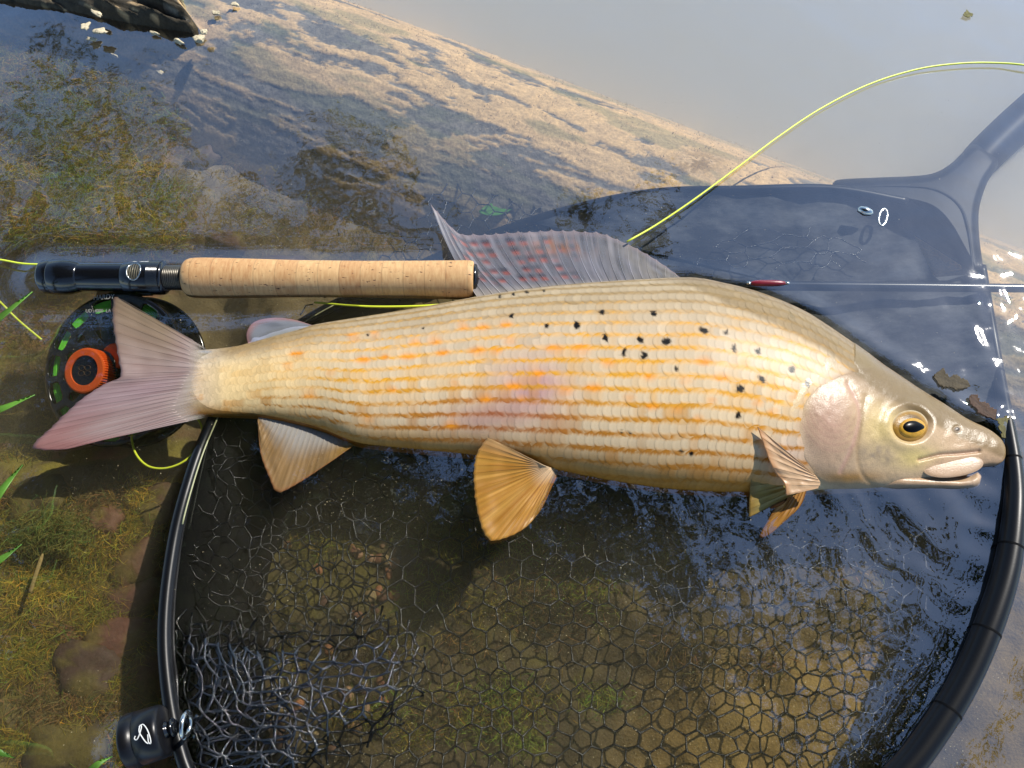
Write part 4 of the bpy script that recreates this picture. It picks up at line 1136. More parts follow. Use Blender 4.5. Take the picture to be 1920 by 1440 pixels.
def panel():
    edge = [(1000, 418), (1200, 362), (1400, 356), (1560, 358), (1640, 378), (1686, 400), (1712, 438), (1732, 480), (1762, 526), (1838, 520), (1862, 640), (1880, 760), (1800, 790), (1600, 720), (1400, 640), (1100, 600), (980, 520)]
    e = crom(edge + edge[:1], 160)[:-1]
    c = np.array([1500.0, 540.0]); k = np.linspace(0, 1, 24)
    q = c + (e - c)[:, None, :] * k[None, :, None]
    z = -.0085 - .010 * (1 - k[None]) + .008 * (fbm(q[..., 0] / 60, q[..., 1] / 60, 0, 821, 4) - .5) + .0015 * (k[None] > .97)
    V = P(q[..., 0], q[..., 1], z)
    F = gridF(160, 24, wrap_u=True)
    add('cloth_panel', V.reshape(-1, 3), F, mat_silted(), net)
panel()

def hexnet(name, poly, cell, zfun, warp, rad, seed, parent, rot=0.0, seg=5, sub=3, drop=0.0):
    """knotted six-sided mesh: every strand a thin twisted tube"""
    rg = np.random.default_rng(seed)
    p = np.asarray(poly, float); lo = p.min(0) - 120; hi = p.max(0) + 120
    Rr = cell / math.sqrt(3); rows = int((hi[1] - lo[1]) / (1.5 * Rr)) + 2; cols = int((hi[0] - lo[0]) / cell) + 2
    cr, sr = math.cos(rot), math.sin(rot); mid = (lo + hi) / 2
    strands = []; seen = {}
    def node(x, y):
        key = (round(x * 4), round(y * 4))
        if key not in seen: seen[key] = rg.normal(0, cell * .045, 2)
        return np.array([x, y]) + seen[key]
    for r in range(rows):
        for c in range(cols):
            cx = lo[0] + (c + .5 * (r % 2)) * cell; cyq = lo[1] + r * 1.5 * Rr
            vs = [(cx, cyq - Rr), (cx + cell / 2, cyq - Rr / 2), (cx + cell / 2, cyq + Rr / 2), (cx, cyq + Rr)]
            for a, b in zip(vs[:-1], vs[1:]):
                strands.append((node(*a), node(*b)))
    A = np.array([s[0] for s in strands]); B = np.array([s[1] for s in strands])
    def rotp(q):
        d = q - mid; return mid + np.stack([d[:, 0] * cr - d[:, 1] * sr, d[:, 0] * sr + d[:, 1] * cr], 1)
    A, B = rotp(A), rotp(B)
    mpt = (A + B) / 2; wm = warp(mpt)
    ok = inside(wm[:, 0], wm[:, 1], p) & (rg.random(len(A)) >= drop)
    A, B = A[ok], B[ok]; n = len(A)
    t = np.linspace(0, 1, sub + 1)
    Q = A[:, None] + (B - A)[:, None] * t[None, :, None]
    Wp = warp(Q.reshape(-1, 2)).reshape(n, sub + 1, 2)
    z = zfun(Wp[..., 0], Wp[..., 1], Q)
    C = P(Wp[..., 0], Wp[..., 1], z)
    T = np.gradient(C, axis=1); T /= np.linalg.norm(T, axis=-1)[..., None] + 1e-12
    S = np.cross(T, (0, 0, 1.0)); S /= np.linalg.norm(S, axis=-1)[..., None] + 1e-9
    Nn = np.cross(S, T)
    a = np.linspace(0, 2 * np.pi, seg, endpoint=False)
    rr_ = rad * (1 + .35 * (np.abs(t - .5) * 2) ** 4)[None, :, None, None] * (1 + .12 * rg.normal(size=(n, sub + 1, 1, 1)))
    V = C[:, :, None] + rr_ * (np.cos(a)[None, None, :, None] * S[:, :, None] + np.sin(a)[None, None, :, None] * Nn[:, :, None])
    f = gridF(sub + 1, seg, wrap_v=True)
    F = (f[None] + (np.arange(n) * (sub + 1) * seg)[:, None, None]).reshape(-1, 4)
    o = add(name, V.reshape(-1, 3), F, M_WETSTRAND if name == 'bunched_mesh' else M_STRAND, parent)
    o['kind'] = 'stuff'
    return o
def wob(q, amp, fq, seed):
    return q + amp * np.stack([fbm(q[:, 0] / fq, q[:, 1] / fq, 0, seed, 3) - .5, fbm(q[:, 0] / fq, q[:, 1] / fq, 9, seed + 1, 3) - .5], 1)
bag_poly = hoop_c[::4, :2][ (hoop_c[::4, 1] > 790) ]
bag_poly = ctr + (bag_poly - ctr) * .93
def z_bag(x, y, Q):
    d = np.hypot((x - 1060) / 760, (y - 1080) / 520)
    return -.036 + .016 * np.clip(d, 0, 1.1) ** 4 + .008 * (fbm(x / 120, y / 120, 0, 831, 3) - .5)
hexnet('mesh_bag', bag_poly, 45, z_bag, lambda q: wob(q, 46, 170, 841), .0005, 3, net)
# slack folded mesh beside the magnet, rising through the surface
left_poly = [(345, 960), (395, 800), (470, 800), (600, 900), (760, 1000), (700, 1180), (500, 1200), (330, 1180)]
hexnet('slack_mesh', left_poly, 33, lambda x, y, Q: -.012 - .030 * sstep(360, 720, x) + .012 * (fbm(x / 40, y / 40, 0, 851, 3) - .5),
       lambda q: wob(q, 70, 90, 853), .00034, 5, net, rot=.5)
pile_poly = [(322, 1150), (400, 1165), (500, 1185), (600, 1180), (700, 1150), (770, 1160), (795, 1230), (790, 1310), (740, 1370), (640, 1420), (560, 1480), (350, 1500), (322, 1380)]
def z_pile(ph):
    def f(x, y, Q):
        d = sstep(0, 70, dist_poly(x, y, pile_poly, True))
        return -.007 + .009 * d + .007 * (fbm(x / 55, y / 55, ph, 861, 3) - .5) + .0015 * ph
    return f
def fold(c, k, ang, amp, seed):
    def f(q):
        d = q - np.array(c); ca, sa = math.cos(ang), math.sin(ang)
        u = d[:, 0] * ca + d[:, 1] * sa; v = -d[:, 0] * sa + d[:, 1] * ca
        v = v * k + amp * .5 * np.sin(u / 60 + seed)
        q2 = np.array(c) + np.stack([u * ca - v * sa, u * sa + v * ca], 1)
        return wob(q2, amp, 100, 870 + seed)
    return f
hexnet('bunched_mesh', pile_poly, 62, z_pile(0), fold((560, 1300), .74, -.45, 40, 1), .00056, 7, net, rot=.3, sub=5)
hexnet('bunched_mesh', pile_poly, 58, z_pile(-.5), fold((520, 1280), .5, -.6, 70, 5), .00048, 27, net, rot=.9, sub=5)
hexnet('bunched_mesh', [(322, 1150), (480, 1190), (560, 1260), (560, 1480), (345, 1480)], 64, z_pile(1.6), fold((430, 1330), .5, .7, 70, 8), .00056, 29, net, rot=.2, sub=5)
hexnet('bunched_mesh', [p for p in pile_poly if p[0] < 660], 70, z_pile(1), fold((450, 1320), .55, -.9, 60, 2), .00056, 9, net, rot=-.2, sub=5)
# loose mesh stretched under the rod and over the band
hexnet('stretched_mesh', [(560, 600), (600, 560), (760, 556), (900, 520), (1010, 430), (1040, 380), (820, 345), (780, 420), (560, 585)], 30,
       lambda x, y, Q: -.030 + 0 * x, lambda q: wob(q, 30, 80, 881), .0004, 13, net, rot=.6)
hexnet('stretched_mesh', [(1380, 440), (1500, 425), (1590, 450), (1640, 490), (1560, 512), (1400, 505), (1280, 490)], 60,
       lambda x, y, Q: -.0062 + .001 * (fbm(x / 30, y / 30, 0, 883, 3) - .5), lambda q: wob(np.stack([q[:, 0], 470 + (q[:, 1] - 470) * .42], 1), 60, 80, 885), .00032, 15, net, rot=.35)

def slab(name, outline, zb, hgt, off, mat, parent, levels=6):
    """plate with softly rounded rim from a pixel outline"""
    e = crom(list(outline) + [outline[0]], 180)[:-1]
    area = np.sum(e[:, 0] * np.roll(e[:, 1], -1) - np.roll(e[:, 0], -1) * e[:, 1])
    tg = np.roll(e, -1, 0) - np.roll(e, 1, 0); nr = np.stack([-tg[:, 1], tg[:, 0]], 1); nr /= np.linalg.norm(nr, axis=1)[:, None] + 1e-9
    if area < 0: nr = -nr
    rings = [P(e[:, 0], e[:, 1], zb - hgt)]
    for i in range(levels + 1):
        a = i / levels * np.pi / 2
        q = e + nr * off * (1 - math.cos(a))
        rings.append(P(q[:, 0], q[:, 1], zb + hgt * math.sin(a)))
    V = np.vstack(rings); n = len(e)
    bm = bmesh.new()
    vs = [bm.verts.new(v) for v in V]
    for f in gridF(len(rings), n, wrap_v=True): bm.faces.new([vs[i] for i in f])
    top = bm.faces.new(vs[-n:]); bot = bm.faces.new(vs[:n][::-1])
    bmesh.ops.triangulate(bm, faces=[top, bot])
    bmesh.ops.recalc_face_normals(bm, faces=bm.faces)
    for v in bm.verts: v.co -= Vector(tuple(BASE[parent.name]))
    for f in bm.faces: f.smooth = True
    me = bpy.data.meshes.new(name); bm.to_mesh(me); bm.free()
    o = bpy.data.objects.new(name, me); o.parent = parent; COL.objects.link(o); BASE[o.name] = BASE[parent.name]
    me.materials.append(mat)
    return o
yoke = slab('yoke', [(1560, 347), (1572, 337), (1640, 333), (1712, 330), (1752, 324), (1784, 306), (1830, 268), (1872, 300), (1850, 345), (1836, 392), (1836, 440), (1842, 490), (1848, 524),
                     (1812, 524), (1798, 480), (1778, 436), (1746, 400), (1700, 386), (1640, 376), (1575, 369)], -.014, .0085, 15, M_PLASTIC, net)
hv, hf = tube(crom(PL([(1792, 356, -.018), (1822, 318, -.0185), (1866, 272, -.0185), (1940, 205, -.0185), (2060, 100, -.019), (2260, -80, -.021)]), 60),
              np.interp(np.arange(60), [0, 6, 14, 59], [.008, .0125, .0135, .0145]), 24)
add('handle', hv, hf, M_PLASTIC, net)
# raised rib along the yoke, rivets and ring
V, F = tube(crom(PL([(1590, 352, -.0065), (1690, 350, -.006), (1752, 356, -.0058), (1796, 384, -.0058), (1814, 430, -.0058), (1824, 512, -.0065)]), 40), .0011, 8)
add('rib', V, F, M_PLASTIC, yoke)
V, F = tube(PL([(1607, 391, -.001), (1612, 393, .0), (1622, 396, .0004), (1632, 399, .0), (1637, 401, -.001)]), [.0006, .0022, .0028, .0022, .0006], 14)
add('knurled_pin', V, F, M_STEEL, net)
a = np.linspace(0, 2 * np.pi, 30, endpoint=False)
V, F = tube(P(1655 + 8 * np.cos(a), 408 + 15 * np.sin(a) - 5 * np.cos(a), np.full(30, -.0005)), .0009, 8, closed=True)
add('steel_ring', V, F, M_STEEL, net)
# magnetic clip at the frame
mag = empty('magnetic_clip', P(285, 1382, -.01))
tag(mag, 'short black cylindrical magnet clip with white script mark beside the net frame', 'clip')
m0, m1 = P(238, 1392, .010), P(312, 1368, .010)
ml_ = np.linalg.norm(m1 - m0)
V, F = lathe(m0, m1, [(0, .0075), (.0, .0108), (.03, .0118), (.08, .0121), (.34, .0119), (.35, .0114), (.37, .0114), (.38, .0119), (.88, .0117), (.96, .0112), (1.0, .0100), (1.0, .004)], 48)
mbod = add('clip_barrel', V, F, mat_plain('black_satin', (15, 15, 17), rough=0.32, spec=0.3, bumpd=0.00003), mag)
V, F = lathe(m0 + (m1 - m0) * .0 , m0 + (m1 - m0) * .05, [(0.05, .0001), (.05, .0072), (.5, .0074)], 36); add('magnet_face', V, F, mat_plain('dull_magnet', (60, 54, 48), rough=.5, metal=.4), mag)
V, F = tube(crom([m1 - (m1 - m0) * .02, m1 + (m1 - m0) * .12, m1 + (m1 - m0) * .26], 12), [.0042, .0038, .0036, .003, .003, .0036, .004, .0044, .0044, .004, .0034, .003], 16)
add('swivel_stud', V, F, M_STEEL if False else M_BLACK, mag)
a = np.linspace(0, 2 * np.pi, 28, endpoint=False)
V, F = tube(np.stack([m1[0] + .0085 + 0 * a, m1[1] + .002 + .0052 * np.cos(a), m1[2] + .0052 * np.sin(a)], 1), .0012, 8, closed=True)
add('swivel_ring', V, F, M_STEEL, mag)
def script_mark():
    T = (m1 - m0) / ml_; S = np.cross(T, (0, 0, 1.)); S /= np.linalg.norm(S); Nn = np.cross(S, T)
    def on(u, w): 
        u = np.asarray(u); w = np.asarray(w)
        ang = w; r = .0121
        return m0 + (u * ml_)[:, None] * T + r * (np.sin(ang)[:, None] * S * 1 + np.cos(ang)[:, None] * Nn)
    # one looping pen stroke: tall loop, bowl, leg with a curl
    strokes = [
        [(.50, .02), (.47, .10), (.52, .16), (.60, .02), (.66, -.22), (.63, -.30), (.60, -.10), (.66, .14), (.72, .34), (.77, .42)],
        [(.60, -.26), (.70, -.30), (.80, -.06), (.84, .24), (.82, .44), (.78, .36), (.80, .10)],
    ]
    for s in strokes:
        c = crom([(u, w + .0) for u, w in s], 50)
        V, F = tube(on(c[:, 0], c[:, 1]), .00028, 5); add('script_mark', V, F, M_WHITE, mbod)
script_mark()

# ------------------------------------------------------------------ stones and pebbles on the bed
def stone_mesh(c, rx_, ry_, hz, seed, ang=0.0, angular=.25, n=22):
    u = np.linspace(0, np.pi, n // 2 + 1); v = np.linspace(0, 2 * np.pi, n, endpoint=False)
    Uu, Vv = np.meshgrid(u, v, indexing='ij')
    d = np.stack([np.sin(Uu) * np.cos(Vv), np.sin(Uu) * np.sin(Vv), np.cos(Uu)], -1)
    k = 1 + angular * 2 * (fbm(d[..., 0] * 1.6 + seed * 3.1, d[..., 1] * 1.6 + seed, d[..., 2] * 1.6, 900, 3) - .5)
    q = np.sign(d) * np.abs(d) ** .8
    x = q[..., 0] * rx_ * k; y = q[..., 1] * ry_ * k; z = q[..., 2] * hz * k
    ca, sa = math.cos(ang), math.sin(ang)
    V = np.stack([c[0] + x * ca - y * sa, c[1] + x * sa + y * ca, c[2] + z], -1).reshape(-1, 3)
    return V, gridF(n // 2 + 1, n, wrap_v=True), d
def bedz(px, py):
    p = P(px, py, -.06); z, _, _, _ = bed_height(np.array([p[0]]), np.array([p[1]])); 
    p = P(px, py, float(z[0])); return p
stones = [(215, 1205, 75, 34, (126, 84, 66), .35), (165, 1255, 60, 40, (96, 72, 58), -.3), (235, 1140, 66, 44, (116, 78, 62), .6), (285, 1250, 26, 90, (132, 94, 66), .1),
          (200, 975, 34, 30, (140, 100, 74), .2), (260, 1060, 44, 60, (120, 84, 60), -.2), (120, 1410, 70, 48, (74, 60, 52), .1), (300, 1420, 36, 50, (134, 80, 54), .0),
          (470, 1380, 60, 40, (92, 66, 48), .4), (70, 940, 60, 40, (92, 78, 48), .4), (300, 950, 50, 40, (110, 82, 60), .2), (380, 300, 46, 24, (120, 100, 84), .5), (470, 250, 50, 26, (128, 110, 92), .2),
          (90, 300, 50, 30, (94, 80, 62), .1), (520, 500, 60, 22, (104, 84, 74), .1), (420, 450, 50, 26, (112, 84, 74), -.2)]
for i, (x, y, a_, b_, c_, an) in enumerate(stones):
    c = bedz(x, y); c[2] -= .002
    V, F, d = stone_mesh(c, a_ * PX * 1.05, b_ * PX * 1.1, .010, i + 1, an, .45, 28)
    n = fbm(V[:, 0] * 90, V[:, 1] * 90, V[:, 2] * 90, 911, 4)
    C = mixc(np.broadcast_to(lin(c_) * .75, V.shape), np.broadcast_to(lin((104, 92, 40)), V.shape), .8 * sstep(.44, .6, n)) * (.55 + .6 * n)[:, None]
    o = add('bed_stone', V, F, M_STONE, colr=C, base=c)
    tag(o, 'flat reddish brown stone on the weedy stream bed', 'stone', 'flat stones on the stream bed')
pcols = [(140, 92, 58), (112, 74, 52), (130, 110, 72), (90, 64, 48), (146, 114, 84)]
pr = np.random.default_rng(21)
for i in range(46):
    if i < 14: x, y = 868 + pr.normal(0, 22), 385 + pr.normal(0, 14)
    elif i < 32: x, y = 700 + pr.normal(0, 55), 1085 + pr.normal(0, 45)
    else: x, y = 650 + pr.normal(0, 60), 1330 + pr.normal(0, 50)
    c = bedz(x, y)
    if i < 14: c = P(x, y, -.047)
    V, F, d = stone_mesh(c, pr.uniform(.0022, .0046), pr.uniform(.0022, .004), .0022, 30 + i, pr.uniform(0, 3), .2, 12)
    C = np.broadcast_to(lin(pcols[i % 5]), V.shape) * (.7 + .5 * fbm(V[:, 0] * 300, V[:, 1] * 300, 0, 921, 3))[:, None]
    o = add('pebble', V, F, M_STONE, colr=C, base=c)
    tag(o, 'small rounded tan or orange pebble under the net mesh', 'pebble', 'pebbles under the net')
# bright green leaf lying under the stretched mesh
def leaf(name, c, L_, W_, ang, colr, mat, bend=.15, seed=0, rag=0.0, n=18, tip=1.0):
    u = np.linspace(0, 1, n); v = np.linspace(-1, 1, 9)
    Uu, Vv = np.meshgrid(u, v, indexing='ij')
    w = np.sin(np.pi * np.clip(Uu, .02, .99) ** .85) ** .8 * W_ * (1 + rag * (fbm(Uu * 9 + seed, Vv * 0 + np.sign(Vv) * 3, 0, 931, 3) - .5) * 2)
    x = (Uu - .5) * L_; y = Vv * w
    z = bend * W_ * (Vv ** 2) + bend * L_ * .5 * (Uu - .5) ** 2 + .0006 * (fbm(Uu * 5, Vv * 2, seed, 933, 3) - .5)
    ca, sa = math.cos(ang), math.sin(ang)
    V = np.stack([c[0] + x * ca - y * sa, c[1] + x * sa + y * ca, c[2] + z], -1)
    V = np.concatenate([V.reshape(-1, 3), V.reshape(-1, 3) - [0, 0, .0002]])
    F1 = gridF(n, 9)
    e = np.r_[np.arange(9), np.arange(1, n) * 9 + 8, (n - 1) * 9 + np.arange(8)[::-1], np.arange(1, n - 1)[::-1] * 9]; e2 = np.roll(e, -1); q = n * 9
    F = [F1, F1[:, ::-1] + q, np.stack([e, e2, e2 + q, e + q], 1)]
    cc = np.broadcast_to(lin(colr), Uu.shape + (3,)) * (.75 + .5 * fbm(Uu * 8, Vv * 3, seed, 935, 3))[..., None]
    cc = cc * (1 - .3 * np.exp(-(Vv / .12) ** 2))[..., None]
    return add(name, V, F, mat, colr=np.concatenate([cc.reshape(-1, 3)] * 2), base=c)
o = leaf('green_leaf', P(935, 392, -.034), .027, .0055, .25, (84, 150, 46), M_GRASS, seed=2)
tag(o, 'bright green leaf under the net mesh above the dorsal fin', 'leaf')
o = leaf('green_leaf', P(1000, 366, -.034), .020, .0022, .15, (90, 170, 50), M_GRASS, seed=3)
tag(o, 'narrow green leaf sliver under the net mesh by the log', 'leaf')
for i, (x, y, L_, W_, an, c_, lab) in enumerate([
        (1785, 714, .020, .0056, -.35, (70, 60, 40), 'ragged dark dead leaf floating beside the fish head'),
        (1843, 764, .018, .0046, -.95, (74, 54, 40), 'brown curled dead leaf scrap floating near the fish snout'),
        (1884, 800, .014, .0036, 1.2, (96, 90, 50), 'small olive leaf scrap caught against the net frame'),
        (1815, 27, .0075, .0030, .1, (104, 100, 52), 'tiny olive leaf drifting on the open milky water')]):
    o = leaf('dead_leaf', P(x, y, .0012), L_, W_, an, c_, M_DEBRIS, bend=.03, seed=20 + i, rag=1.0, n=30); tag(o, lab, 'leaf')
# ------------------------------------------------------------------ grass blades reaching in from the bank, straw
blades = [((-70, 640), (-5, 602), (62, 548)), ((-70, 790), (0, 770), (67, 741)), ((-40, 990), (0, 928), (44, 872)), ((-60, 1080), (0, 1052), (42, 1021)), ((-60, 1400), (-10, 1408), (30, 1421)), ((140, 1500), (178, 1440), (212, 1418))]
for i, b in enumerate(blades):
    c = crom(P([q[0] for q in b], [q[1] for q in b], np.array([.012, .020, .016])), 20)
    T = np.gradient(c, axis=0); T /= np.linalg.norm(T, axis=1)[:, None]
    S = np.cross(T, (0, 0, 1.)); S /= np.linalg.norm(S, axis=1)[:, None]
    w = .0030 * np.clip(1 - np.linspace(0, 1, 20) ** 2.2, .03, 1)
    V = np.stack([c - S * w[:, None] + [0, 0, .0012], c, c + S * w[:, None] + [0, 0, .0012], c - [0, 0, .0003]], 1).reshape(-1, 3)
    F = np.vstack([gridF(20, 4, wrap_v=True)])
    t = np.repeat(np.linspace(0, 1, 20), 4)
    C = lin((104, 156, 58)) * (1 + .25 * np.sin(t * 9 + i))[:, None] * np.tile([1, .8, 1, .9], 20)[:, None]
    o = add('grass_blade', V, F, M_GRASS, colr=C, base=c[0])
    tag(o, ['green grass blade crossing the thin yellow line beside the reel', 'green grass blade pointing at the reel rim above the tail tip', 'broad green grass blade beside the long tail lobe tip', 'short green grass blade above the mossy tuft and straw', 'pale green grass blade tip over the brown algae by the bank', 'green grass blade tip rising beside the magnet clip'][i], 'grass blade', 'grass blades along the bank')
V, F = tube(crom(PL([(56, 1112, -.018), (66, 1080, -.016), (80, 1038, -.016)]), 16), [.0012] * 14 + [.0009, .0005], 6, squash=.3)
o = add('straw', V, F, M_FLAKE, colr=np.broadcast_to(lin((150, 128, 78)), V.shape), base=P(60, 1100, -.018)); tag(o, 'flat pale straw piece lying among the brown algae', 'straw')
# pale flakes at the log's waterline
fr_ = np.random.default_rng(5)
flakes = [(185, 58, 16, 10), (160, 50, 9, 12), (372, 72, 11, 13), (382, 60, 6, 8), (335, 78, 14, 5), (290, 62, 10, 4), (172, 74, 12, 4), (215, 104, 9, 3),
          (180, 24, 16, 5), (405, 24, 8, 6), (440, 8, 9, 6), (300, 136, 9, 5)]
for i, (x, y, a_, b_) in enumerate(flakes):
    zz = .008 if y < 62 and x < 390 else (.002 if y < 100 else -.008)
    c = P(x, y, zz)
    V, F, d = stone_mesh(c, a_ * PX, b_ * PX, .0009, 60 + i, fr_.uniform(-.6, .2), 1.0, 18)
    C = np.broadcast_to(lin((206, 192, 160)), V.shape) * (.6 + .7 * fbm(V[:, 0] * 500, V[:, 1] * 500, 0, 941, 3))[:, None]
    o = add('bark_flake', V, F, M_FLAKE, colr=C, base=c); tag(o, 'pale cream flake stuck at the dark log waterline', 'bark flake', 'pale flakes along the log')

# ------------------------------------------------------------------ algae on the bed
def strands(name, clumps, label, cat, seed):
    """many hair-thin ribbons in tufts; each clump: px, py, spread px, count, length, colour, lean"""
    rg = np.random.default_rng(seed); Vs = []; Cs = []
    for (x, y, sp, n, L_, c_, lean, lift) in clumps:
        n = int(n * 1.7)
        px = x + rg.normal(0, sp, n); py = y + rg.normal(0, sp * .6, n)
        p = P(px, py, -.06); z, _, _, far = bed_height(p[:, 0], p[:, 1]); z = np.minimum(z, -.012)
        root = P(px, py, z + lift * rg.random(n))
        a = lean + rg.normal(0, 1.6, n); l = L_ * .72 * (.3 + rg.random(n))
        d = np.stack([np.cos(a), np.sin(a), .35 * rg.random(n)], 1)
        side = np.stack([-np.sin(a), np.cos(a), 0 * a], 1); w = .00013 + .00016 * rg.random(n)
        bend = rg.normal(0, .7, n)
        pts = []
        for t in (0, .35, .7, 1.0):
            c = root + d * (l * t)[:, None] + side * (bend * l * t * t)[:, None] + np.stack([0 * t * l, 0 * l, .25 * l * math.sin(t * 2.6)], 1)
            ww = (w * (1 - .8 * t))[:, None]
            pts += [c - side * ww, c + side * ww]
        Vs.append(np.stack(pts, 1)); 
        tone = (.25 + 1.25 * rg.random((n, 1, 1))) * np.array([.7, .7, .85, .85, 1, 1, 1.15, 1.15])[None, :, None]
        Cs.append(lin(c_)[None, None] * tone * np.stack([1 + .25 * rg.normal(size=n), np.ones(n), np.ones(n)], 1)[:, None].clip(.5, 1.6))
    V = np.vstack(Vs); C = np.vstack(Cs); n = len(V)
    V[..., 2] = np.minimum(V[..., 2], -.003)
    f = np.array([(0, 1, 3, 2), (2, 3, 5, 4), (4, 5, 7, 6)])
    F = (f[None] + (np.arange(n) * 8)[:, None, None]).reshape(-1, 4)
    o = add(name, V.reshape(-1, 3), F, M_ALGAE, colr=np.clip(C.reshape(-1, 3), 0, 1), smooth=False)
    tag(o, label, cat, kind='stuff')
ag = np.random.default_rng(77); cl = []
OL, BR, GR, YE = (148, 134, 46), (132, 108, 62), (132, 146, 48), (190, 166, 62)
def scat(n, x0, x1, y0, y1, cols, L_, cnt, sp, lift=.004):
    for k in range(n):
        cl.append((ag.uniform(x0, x1), ag.uniform(y0, y1), sp * ag.uniform(.6, 1.5), cnt, L_, cols[int(ag.integers(len(cols)))], ag.uniform(-2.5, .6), lift))
scat(110, -20, 330, 90, 470, [OL, OL, GR, BR, YE], .010, 230, 26, .010)
scat(60, -20, 330, 880, 1440, [OL, BR, YE, BR, OL], .009, 230, 28, .004)
scat(26, -20, 200, 500, 880, [OL, BR, (60, 56, 28)], .009, 200, 30)
scat(40, 260, 760, 200, 480, [BR, OL, (120, 108, 88), (106, 94, 70)], .010, 110, 34, .006)
scat(34, 480, 1300, 930, 1440, [OL, BR, GR, (70, 58, 34)], .008, 120, 36)
scat(16, 1000, 1700, 960, 1250, [OL, (78, 70, 36), BR], .007, 130, 40)
for (x, y) in ((60, 200), (90, 175), (40, 225), (110, 230), (75, 255), (240, 180), (60, 1000), (90, 985), (120, 1000), (90, 1010)):
    cl.append((x, y, 30, 420, .009, (124, 124, 60), -.6, .018))
for (x, y) in ((770, 960), (800, 990), (740, 985), (820, 1010)):
    cl.append((x, y, 24, 260, .010, (112, 112, 36), .2, .004))
strands('algae', cl, 'olive green thread algae covering the stream bed', 'algae', 31)
# brown silt fluff along the sunken log's edge
def fluff():
    rg = np.random.default_rng(9); n = 9000
    s = rg.uniform(-.2, .62, n); al = rg.uniform(-.2, 1.15, n)
    p = LOG0 + s[:, None] * LOGD + (LR + .001) * (np.cos(al)[:, None] * LOGU + np.sin(al)[:, None] * LOGW)
    nn = np.cos(al)[:, None] * LOGU + np.sin(al)[:, None] * LOGW
    keep = (fbm(s * 60, al * 7, 0, 951, 3) > .5); p, nn, s = p[keep], nn[keep], s[keep]; n = len(p)
    d = nn + rg.normal(0, .7, (n, 3)); d /= np.linalg.norm(d, axis=1)[:, None]
    sd = np.cross(d, rg.normal(size=(n, 3))); sd /= np.linalg.norm(sd, axis=1)[:, None]
    l = rg.uniform(.0008, .0019, n)[:, None]; w = .0003
    V = np.stack([p - sd * w, p + sd * w, p + d * l], 1)
    C = lin((206, 184, 148))[None, None] * rg.uniform(.5, 1.0, (n, 1, 1)) * np.ones((1, 3, 1))
    ok = V[..., 2].max(1) < .0; V, C = V[ok], C[ok]
    o = add('silt_fluff', V.reshape(-1, 3), np.arange(len(V) * 3).reshape(-1, 3), M_ALGAE, colr=C.reshape(-1, 3), smooth=False)
    tag(o, 'pale fuzzy growth along the sunken log', 'fuzz', kind='stuff')
fluff()
# grains of silt hanging just under the surface
def specks():
    rg = np.random.default_rng(13); n = 40000
    px = rg.uniform(120, 1900, n); py = rg.uniform(180, 1440, n)
    z = -.0015 - .02 * rg.random(n) ** 2
    dens = fbm(px / 220, py / 220, 0, 961, 3)
    keep = rg.random(n) < sstep(.3, .6, dens) * (.25 + .75 * sstep(700, 950, py) * sstep(380, 700, px) + .5 * sstep(560, 300, py) * sstep(350, 650, px) * sstep(1500, 1200, px)); px, py, z = px[keep], py[keep], z[keep]; n = len(px)
    c = P(px, py, z); s = .00020 + .00030 * rg.random(n) ** 2
    d = rg.normal(size=(n, 3, 3)); d /= np.linalg.norm(d, axis=-1)[..., None]
    V = c[:, None] + d * s[:, None, None]
    o = add('silt_grains', V.reshape(-1, 3), np.arange(n * 3).reshape(-1, 3), M_SPECK, smooth=False)
    tag(o, 'fine pale silt grains drifting under the water surface', 'silt', kind='stuff')
specks()

